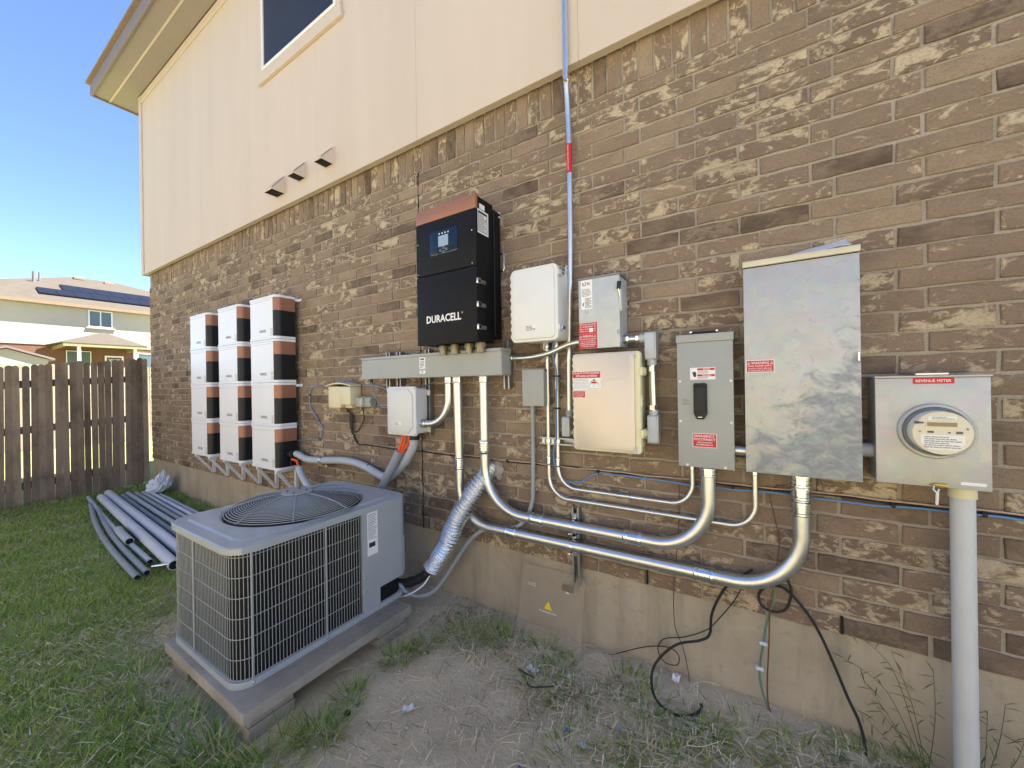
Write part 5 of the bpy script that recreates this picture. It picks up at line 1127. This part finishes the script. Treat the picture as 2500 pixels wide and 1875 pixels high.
# fan guard, motor hub, blades
def gz_(r): return AZ1+.013+.066*(1-(r/FR)**2)**.7
rs = np.linspace(.075, FR-.004, 25)
mb = MB(); ca = [2*math.pi*k/72 for k in range(73)]
for r in rs: mb.tube([(FXc+r*math.cos(a), FYc+r*math.sin(a), gz_(r)) for a in ca], .0024, 5, False)
mb.build('fan_guard', ACW, ac, kind='stuff')
for k in range(8):
    a = 2*math.pi*(k+.3)/8; P = [(FXc+r*math.cos(a), FYc+r*math.sin(a), gz_(min(r, FR-.004))+.004) for r in np.linspace(.06, FR+.012, 14)]
    MB().tube(P, .0033, 6).build('guard_spoke', ACW, ac)
hb = MB().rings([lift(circ(.079), gz_(.075)+.006), lift(circ(.077), gz_(.075)+.010), lift(circ(.02), gz_(.075)+.014)]).build('hub_plate', ACG, ac)
for k in range(4):
    a = 2*math.pi*(k+.5)/4; screw(mb := MB(), FXc+.05*math.cos(a), FYc+.05*math.sin(a), gz_(.075)+.012, .006, 'z'); mb.build('bolt', BLACKR, hb)
MB().cyl((FXc, FYc, AZ1-.10), (FXc, FYc, gz_(.075)+.004), .058, 24).build('fan_motor', BLACKR, ac)
for k in range(4):
    a0 = math.pi/2*k+.4; V = []; n = 6
    for i in range(n+1):
        t = i/n; r = .05+t*(FR-.07)
        for j, da in enumerate((-.42-.15*t, .42+.05*t)):
            V.append((FXc+r*math.cos(a0+da), FYc+r*math.sin(a0+da), AZ1-.09+(.05 if j else -.03)*(1-.3*t)))
    F = [(2*i, 2*i+1, 2*i+3, 2*i+2) for i in range(n)]; m0 = len(V); V += [(x, y, z-.003) for x, y, z in V]; F += [tuple(m0+i for i in reversed(f)) for f in F]
    MB().add(V, F).build('fan_blade', M('fan_blade_grey', srgb(96, 104, 112), .5), ac)
MB().plate(loop(.05), 'z', AZ0+.03, AZ0+.04).build('inner_floor', DARK, ac, False)

# ------------------------------------------------------------------ pipes and bag on the lawn
def gzf(x, y): return float(gz(x, y))
def pipe(label, a, b, r, mat, bow=0.0, z=0.0, inner=True):
    P = []
    for i in range(13):
        t = i/12; x = a[0]+(b[0]-a[0])*t; y = a[1]+(b[1]-a[1])*t+bow*math.sin(math.pi*t)
        P.append((x, y, .026+r+z+.5*(gzf(a[0], a[1])*(1-t)+gzf(b[0], b[1])*t)+.004*math.sin(t*5+r*90)))
    t_ = empty('loose_pipe', (P[0][0], P[0][1], P[0][2]-r), label, 'pipe', 'loose pipes lying on the lawn')
    MB().tube(P, r, 18).build('pipe', mat, t_)
    e = Vector(P[-1]); d = (Vector(P[-1])-Vector(P[-2])).normalized()
    MB().cyl(e+d*.0008, e+d*.0016, r*.82, 18).build('open_end', DARK, t_); return t_
pipe('dark grey bowed pipe, nearest the camera of the loose pipes', (-6.90, -.78), (-3.92, -1.075), .021, PVCD, -.05)
pipe('dark grey bowed pipe, second nearest the camera on the lawn', (-6.60, -.775), (-3.96, -1.01), .021, PVCD, -.035)
pipe('thin grey pipe reaching closest to the dark fence', (-7.35, -.72), (-4.20, -.93), .020, PVC, -.02)
pipe('thick pale grey pipe, left one of the thick pair on the lawn', (-7.15, -.645), (-3.88, -.87), .040, PVCL, 0)
pipe('thick pale grey pipe, right one of the thick pair on the lawn', (-7.30, -.545), (-4.00, -.745), .043, PVCL, 0)
pipe('short thick pipe offcut lying among the bowed pipes', (-5.33, -.875), (-4.80, -.915), .032, PVC, 0, .02)
pipe('thin dark pipe just right of the thick pale pair', (-7.05, -.47), (-3.9, -.635), .022, PVCD)
pipe('grey pipe, second right of the thick pale pair', (-7.1, -.405), (-3.9, -.55), .024, PVC)
pipe('grey pipe, third right of the thick pale pair', (-7.0, -.345), (-3.9, -.475), .022, PVCD)
pipe('thin grey pipe in the middle of the far bundle', (-6.95, -.29), (-4.0, -.405), .020, PVC)
pipe('thin pale pipe in the far bundle below the batteries', (-6.85, -.235), (-4.0, -.335), .022, PVCL)
pipe('thin dark pipe closest to the foundation in the bundle', (-6.7, -.185), (-4.2, -.27), .020, PVC)
o = MB().tube(spline([(-4.02, -.96, .06), (-3.95, -.93, .075), (-3.90, -.87, .085), (-3.88, -.78, .09), (-3.9, -.66, .095)], 8), .014, 14).build('pipe_elbow', BRIGHT); tag(o, 'small shiny bent pipe lying across the ends of the thick pipes', 'pipe')
bm = bmesh.new(); bmesh.ops.create_icosphere(bm, subdivisions=4, radius=1); rd = random.Random(5)
for v in bm.verts:
    c = v.co; k_ = 1+.13*math.sin(c.x*9+c.z*7)+.11*math.sin(c.y*13-c.z*6+1)+.07*math.sin(c.x*23+c.y*19)+.05*math.sin(c.z*31+c.x*17)
    zz = (c.z+1)/2; w_ = (1-zz*.78)
    v.co = Vector((-6.83+c.x*.21*k_*w_+.16*zz, -.20+c.y*.15*k_*w_+.05*zz, .05+zz**.9*.27*k_))
mb = MB().add([v.co[:] for v in bm.verts], [[v.index for v in f.verts] for f in bm.faces]); bm.free()
tag(mb.build('plastic_bag', BAGM, ang=22), 'crumpled white plastic bag at the foot of the wall by the pipes', 'bag')

# ------------------------------------------------------------------ litter
def scrap(name, label, x, y, s, mat, cat, seed, flat_=.3, asp=1.5):
    rd = random.Random(seed); n = 5; V = []; F = []; a = rd.uniform(0, 6.28); ca_, sa_ = math.cos(a), math.sin(a)
    for i in range(n+1):
        for j in range(n+1):
            u = (i/n-.5)*s*asp*(1+rd.uniform(-.12, .12)); v = (j/n-.5)*s*(1+rd.uniform(-.12, .12))
            V.append((x+u*ca_-v*sa_, y+u*sa_+v*ca_, gzf(x, y)+.012+s*flat_*(.5+.5*math.sin(i*1.7+seed))*rd.uniform(.3, 1)))
    for i in range(n):
        for j in range(n): p = i*(n+1)+j; F.append((p, p+1, p+n+2, p+n+1))
    m0 = len(V); V += [(a_, b_, c_+.0015) for a_, b_, c_ in V]; F += [tuple(m0+i for i in reversed(f)) for f in F]
    return tag(MB().add(V, F).build(name, mat, ang=20), label, cat)
scrap('paper_scrap', 'torn white paper scrap on bare dirt in the foreground', -1.327, -.806, .032, PAPER, 'litter', 1)
scrap('paper_scrap', 'folded white paper scrap in front of the see-through cover', -.972, -.306, .036, PAPER, 'litter', 2)
scrap('paper_scrap', 'small white scrap just right of the folded paper scrap', -.797, -.248, .024, PAPER, 'litter', 3)
scrap('paper_scrap', 'white paper scrap leaning against foundation under hanging wires', -.335, -.045, .032, PAPER, 'litter', 4, .9)
scrap('plastic_scrap', 'pale green plastic scrap near the foundation behind the pad', -1.60, -.155, .022, GREENC, 'litter', 5)
scrap('plastic_scrap', 'bright blue scrap lying in the patchy weeds', -.685, -.537, .014, M('blue_scrap', srgb(50, 110, 200), .4), 'litter', 6)
scrap('plastic_scrap', 'faded blue scrap in the weeds toward the wall', -.49, -.43, .016, BLUEC, 'litter', 7)
scrap('plastic_scrap', 'bright blue scrap at the bottom edge on dirt', -.765, -.785, .018, M('blue_scrap', (0, 0, 0)), 'litter', 8)
scrap('plastic_scrap', 'clear grey plastic scrap among the foreground weeds', -.597, -.565, .022, PVCL, 'litter', 9)
o = MB().cyl((-1.534, -.967, .012), (-1.534, -.967, .020), .014, 14).build('bottle_cap', BLACKR); tag(o, 'small dark round cap on bare dirt beside the pad', 'litter')
o = MB().cyl((-.801, -.584, .014), (-.801, -.584, .018), .010, 14).build('washer', GALV); tag(o, 'small grey washer on the dirt among straw', 'litter')
rd = random.Random(3)
for i, (x, y) in enumerate(((-1.02, -.36), (-.94, -.42))):
    o = MB().tube(spline([(x, y, .02), (x+.04, y-.02, .032), (x+.09+i*.03, y-.015+i*.06, .024)], 5), .0035, 6).build('twig', BLACKR); tag(o, ('left', 'right')[i]+' dark twig lying in front of the see-through cover', 'twig')

# ------------------------------------------------------------------ grass, straw, weeds
def blades(name, mat, x, y, h, wd, lean_, az, label, cat, lying=0.0, droop=.35, z0=None):
    n = len(x); z = gz(x, y) if z0 is None else z0
    dx, dy = np.cos(az), np.sin(az); px, py = -dy, dx
    t = np.array([0, .5, 1.0]); V = np.zeros((n, 5, 3))
    for i, tt in enumerate(t):
        r = lean_*tt+droop*h*tt*tt; hz = np.sqrt(np.maximum(h*h*tt*tt-(lean_*tt)**2, (h*tt*.05)**2))-droop*.45*h*tt*tt*(1-lying)
        cx, cy_, cz = x+dx*r, y+dy*r, z+np.maximum(hz*(1-lying)+lying*(.007+.009*(1+np.sin(tt*3+az*3))), -.002)
        ww = wd*(1-.3*tt)
        if i < 2:
            V[:, 2*i] = np.stack([cx-px*ww/2, cy_-py*ww/2, cz], -1); V[:, 2*i+1] = np.stack([cx+px*ww/2, cy_+py*ww/2, cz], -1)
        else: V[:, 4] = np.stack([cx, cy_, cz], -1)
    base = np.arange(n)*5
    loops = np.stack([base, base+1, base+3, base+2, base+2, base+3, base+4], -1).ravel()
    me = bpy.data.meshes.new(name); me.vertices.add(n*5); me.vertices.foreach_set('co', V.astype(np.float32).ravel())
    me.loops.add(n*7); me.loops.foreach_set('vertex_index', loops.astype(np.int32))
    ls = np.stack([np.arange(n)*7, np.arange(n)*7+4], -1).ravel(); me.polygons.add(n*2); me.polygons.foreach_set('loop_start', ls.astype(np.int32))
    me.update(calc_edges=True); me.polygons.foreach_set('use_smooth', [True]*(n*2)); me.materials.append(mat)
    o = bpy.data.objects.new(name, me); COL.objects.link(o); return tag(o, label, cat, kind='stuff')
def scatter(n, x0, x1, y0, y1, keep):
    x = RNG.uniform(x0, x1, n); y = RNG.uniform(y0, y1, n); k = RNG.uniform(0, 1, n) < keep(x, y)
    return x[k], y[k]
def inpad(x, y, m=0.0): return (x > -2.60-m) & (x < -1.705+m) & (y > -1.285-m) & (y < -.395+m)
GREENS = [(0.0, srgb(120, 158, 62)), (.35, srgb(152, 186, 80)), (.66, srgb(182, 200, 104)), (.84, srgb(196, 194, 126)), (.90, srgb(200, 188, 146)), (1.0, srgb(212, 200, 166))]
GRASS = m_blade('lawn_blade', GREENS); WEED = m_blade('weed_blade', [(0.0, srgb(92, 128, 58)), (.45, srgb(130, 162, 76)), (.75, srgb(168, 184, 100)), (.9, srgb(196, 182, 128)), (1.0, srgb(206, 194, 152))])
STRAWM = m_blade('dry_straw', [(0.0, srgb(112, 94, 78)), (.12, srgb(150, 130, 104)), (.3, srgb(208, 190, 154)), (.7, srgb(228, 214, 182)), (1.0, srgb(240, 230, 204))], .7, .15)
xs, ys, ws, hs = [], [], [], []
for x0, x1, n, wd, h in ((-3.7, -1.55, 70000, .0034, .05), (-5.4, -3.7, 40000, .0042, .045), (-7.74, -5.4, 34000, .0055, .05)):
    y0 = -2.3
    x, y = scatter(n, x0, x1, y0, -.02, lambda x, y: lawn(x, y)*(.35+.65*np.clip(.5+.4*hash2(x, y, 5.7), 0, 1))*(~inpad(x, y))*((y > -1.81+.609*(x+2.484)-.55)))
    xs.append(x); ys.append(y); ws.append(np.full(len(x), wd)); hs.append(np.full(len(x), h))
x = np.concatenate(xs); y = np.concatenate(ys); n = len(x)
h = np.concatenate(hs)*RNG.uniform(.5, 1.35, n)*(1+.8*np.clip((-.9-np.minimum(np.abs(x+7.75), np.abs(y)*1.2)*3+1.4), 0, 1)); wd = np.concatenate(ws)*RNG.uniform(.7, 1.3, n)
blades('lawn_grass', GRASS, x, y, h, wd, h*RNG.uniform(.15, .8, n), RNG.uniform(0, 6.283, n), 'short patchy green lawn left of the condenser', 'grass')
def clump(cx, cy, n, rad, hh):
    r = rad*np.sqrt(RNG.uniform(0, 1, n)); a = RNG.uniform(0, 6.283, n); x = cx+r*np.cos(a); y = np.minimum(cy+r*np.sin(a), -.012)
    return x, y, hh*RNG.uniform(.45, 1.15, n), np.where(RNG.uniform(0, 1, n) < .7, a, RNG.uniform(0, 6.283, n))
CL = [(-1.62, -1.27, 252, 0.16, 0.128), (-1.78, -1.36, 252, 0.17, 0.128), (-1.98, -1.4, 192, 0.16, 0.111), (-2.2, -1.42, 180, 0.2, 0.102), (-2.55, -1.4, 156, 0.16, 0.102), (-1.55, -1.08, 144, 0.09, 0.111), (-1.6, -0.9, 96, 0.07, 0.085), (-1.6, -0.62, 144, 0.09, 0.093), (-1.56, -0.47, 90, 0.08, 0.076), (-1.42, -0.3, 138, 0.12, 0.101), (-1.3, -0.2, 79, 0.08, 0.094), (-1.18, -0.24, 92, 0.1, 0.108), (-0.98, -0.16, 72, 0.09, 0.086), (-0.86, -0.2, 72, 0.08, 0.072), (-0.88, -0.36, 125, 0.12, 0.072), (-0.72, -0.4, 99, 0.12, 0.058), (-0.55, -0.17, 85, 0.1, 0.072), (-0.42, -0.22, 72, 0.1, 0.072), (-0.62, -0.62, 99, 0.14, 0.065), (-0.42, -0.45, 92, 0.14, 0.065), (-0.22, -0.3, 85, 0.12, 0.065), (-0.05, -0.22, 79, 0.12, 0.058), (-0.3, -0.52, 99, 0.16, 0.065), (-0.1, -0.4, 99, 0.16, 0.065), (0.12, -0.22, 85, 0.12, 0.058), (0.3, -0.12, 85, 0.11, 0.072), (0.42, -0.08, 72, 0.1, 0.079), (0.2, -0.36, 66, 0.14, 0.058), (-2.9, -0.1, 260, 0.2, 0.1), (-3.5, -0.08, 260, 0.3, 0.1), (-4.4, -0.08, 300, 0.4, 0.1), (-5.4, -0.07, 300, 0.4, 0.11), (-6.3, -0.06, 300, 0.4, 0.12), (-7.3, -0.1, 300, 0.3, 0.12), (-7.6, -0.8, 400, 0.5, 0.12), (-7.6, -1.6, 300, 0.5, 0.12)]
A = [clump(*c_) for c_ in CL]; x = np.concatenate([a[0] for a in A]); y = np.concatenate([a[1] for a in A]); h = np.concatenate([a[2] for a in A]); az = np.concatenate([a[3] for a in A])
k_ = ~inpad(x, y, .01); x, y, h, az = x[k_], y[k_], h[k_], az[k_]; n = len(x)
blades('weed_tufts', WEED, x, y, h, RNG.uniform(.0028, .0055, n), h*RNG.uniform(.2, .75, n), az, 'tufts of longer green grass round the pad and along the foundation', 'grass', droop=.45)
def strawd(x, y):
    d = .25+.75*np.clip(.45+.5*hash2(x+1, y+2, 4.1), 0, 1)
    near = np.clip(1-np.abs(y+.28-.1*np.sin(x*3))/.30, 0, 1)
    return np.clip(d*(.12+.88*near), 0, 1)*(~inpad(x, y))
x1_, y1_ = scatter(26000, -1.72, .75, -1.35, -.015, lambda x, y: strawd(x, y)*(y > -1.81+.609*(x+2.484)-.4))
x2_, y2_ = scatter(7000, -3.5, -1.7, -2.0, -.9, lambda x, y: (.25+.6*np.clip(1-np.hypot((x+2.95)/.6, (y+1.1)/.6), 0, 1))*(~inpad(x, y)))
x3_, y3_ = scatter(5500, -7.6, -1.7, -2.2, -.05, lambda x, y: (.25+.75*np.clip(.4+.6*hash2(x, y, 2.7), 0, 1))*(~inpad(x, y))*(y > -1.81+.609*(x+2.484)-.4))
x = np.concatenate([x1_, x2_, x3_]); y = np.concatenate([y1_, y2_, y3_]); n = len(x); nl = len(x3_)
L = RNG.uniform(.02, .10, n)
blades('straw_litter', STRAWM, x, y, L, RNG.uniform(.0020, .0048, n), L*.9, RNG.uniform(0, 6.283, n), 'dry straw and clippings scattered over the bare dirt', 'straw', lying=1.0, droop=.1, z0=gz(x, y)+np.where(np.arange(n) >= n-nl, .022, 0.0))
mbs = MB(); rds = random.Random(21)
for i in range(95):
    while True:
        x = rds.uniform(-1.7, .6); y = rds.uniform(-1.2, -.04)
        if y > -1.81+.609*(x+2.484)-.2: break
    a = rds.uniform(0, 6.28); L_ = rds.uniform(.06, .24); P = []
    for q_ in range(4):
        xx = x+math.cos(a)*L_*q_/3; yy = min(y+math.sin(a)*L_*q_/3, -.02); P.append((xx, yy, gzf(xx, yy)+.010+rds.uniform(0, .022))); a += rds.uniform(-.5, .5)
    mbs.tube(spline(P, 4), .0007+.0008*rds.random(), 4)
tag(mbs.build('dry_stems', STRAWM), 'long dry grass stems lying across the bare dirt', 'straw', kind='stuff')
# clods and grit on the bare soil
mbc = MB(); rdc = random.Random(9); ico = [(0, 0, 1), (.9, 0, .3), (.28, .85, .3), (-.72, .52, .3), (-.72, -.52, .3), (.28, -.85, .3), (0, 0, -.6)]
icf = [(0, 1, 2), (0, 2, 3), (0, 3, 4), (0, 4, 5), (0, 5, 1), (6, 2, 1), (6, 3, 2), (6, 4, 3), (6, 5, 4), (6, 1, 5)]
cnt = 0
while cnt < 4200:
    x = rdc.uniform(-3.4, .75); y = rdc.uniform(-1.9, -.01)
    if y < -1.81+.609*(x+2.484)-.3 or bool(inpad(np.array(x), np.array(y))) or float(lawn(x, y)) > .5: continue
    r = .0022+.010*rdc.random()**5; a = rdc.uniform(0, 6.28); sx, sy, sz = rdc.uniform(.7, 1.4), rdc.uniform(.7, 1.3), rdc.uniform(.4, .9); z = gzf(x, y)+r*.25
    mbc.add([(x+r*sx*(p[0]*math.cos(a)-p[1]*math.sin(a)), y+r*sy*(p[0]*math.sin(a)+p[1]*math.cos(a)), z+r*sz*p[2]) for p in ico], icf); cnt += 1
tag(mbc.build('soil_crumbs', M('soil_crumb', srgb(206, 188, 164), .95, 0, .25, 40, .5, 200), smooth=False), 'loose dirt crumbs and grit on the bare ground', 'gravel', kind='stuff')
WEEDD = m_blade('wiry_weed_green', [(0.0, srgb(74, 92, 60)), (.6, srgb(96, 114, 74)), (1.0, srgb(124, 132, 88))], .6, .2)
# wiry weeds either side of the riser
def weed(label, base, stems, seed):
    rd = random.Random(seed); t = empty('wiry_weed', base, label, 'weed'); st = MB(); lf = MB()
    for tip, mid in stems:
        P = spline([base, mid, tip], 8); st.tube(P, [.0017*(1-.6*i/len(P)) for i in range(len(P))], 5)
        for i in range(2, len(P)):
            if rd.random() < .75:
                p = P[i]; d = Vector((rd.uniform(-1, 1), rd.uniform(-.25, .1), rd.uniform(-.6, .9))).normalized(); L_ = rd.uniform(.025, .06); wv = d.cross(Vector((0, 1, .2))).normalized()*.0022
                q = p+d*L_*.5; q2 = p+d*L_+Vector((0, 0, -.006)); lf.add([p-wv*.5, p+wv*.5, q+wv, q2, q-wv], [(0, 1, 2, 4), (2, 3, 4)])
    st.build('stems', WEEDD, t); lf.build('leaves', WEEDD, t, smooth=False); return t
weed('wiry green weed left of the pale riser pipe', (.50, -.06, .02), [((.30, -.02, .46), (.42, -.04, .36)), ((.27, -.02, .35), (.40, -.05, .28)), ((.33, -.025, .30), (.42, -.04, .16)), ((.36, -.03, .22), (.44, -.05, .12)), ((.53, -.02, .40), (.53, -.03, .22)), ((.30, -.03, .18), (.40, -.05, .10)), ((.42, -.02, .42), (.47, -.04, .25))], 1)
weed('wiry green weed right of the pale riser pipe', (.63, -.05, .02), [((.70, -.02, .34), (.68, -.03, .2)), ((.74, -.03, .26), (.71, -.04, .16)), ((.66, -.02, .30), (.65, -.03, .15)), ((.78, -.04, .15), (.72, -.05, .12)), ((.68, -.06, .12), (.66, -.06, .08))], 2)
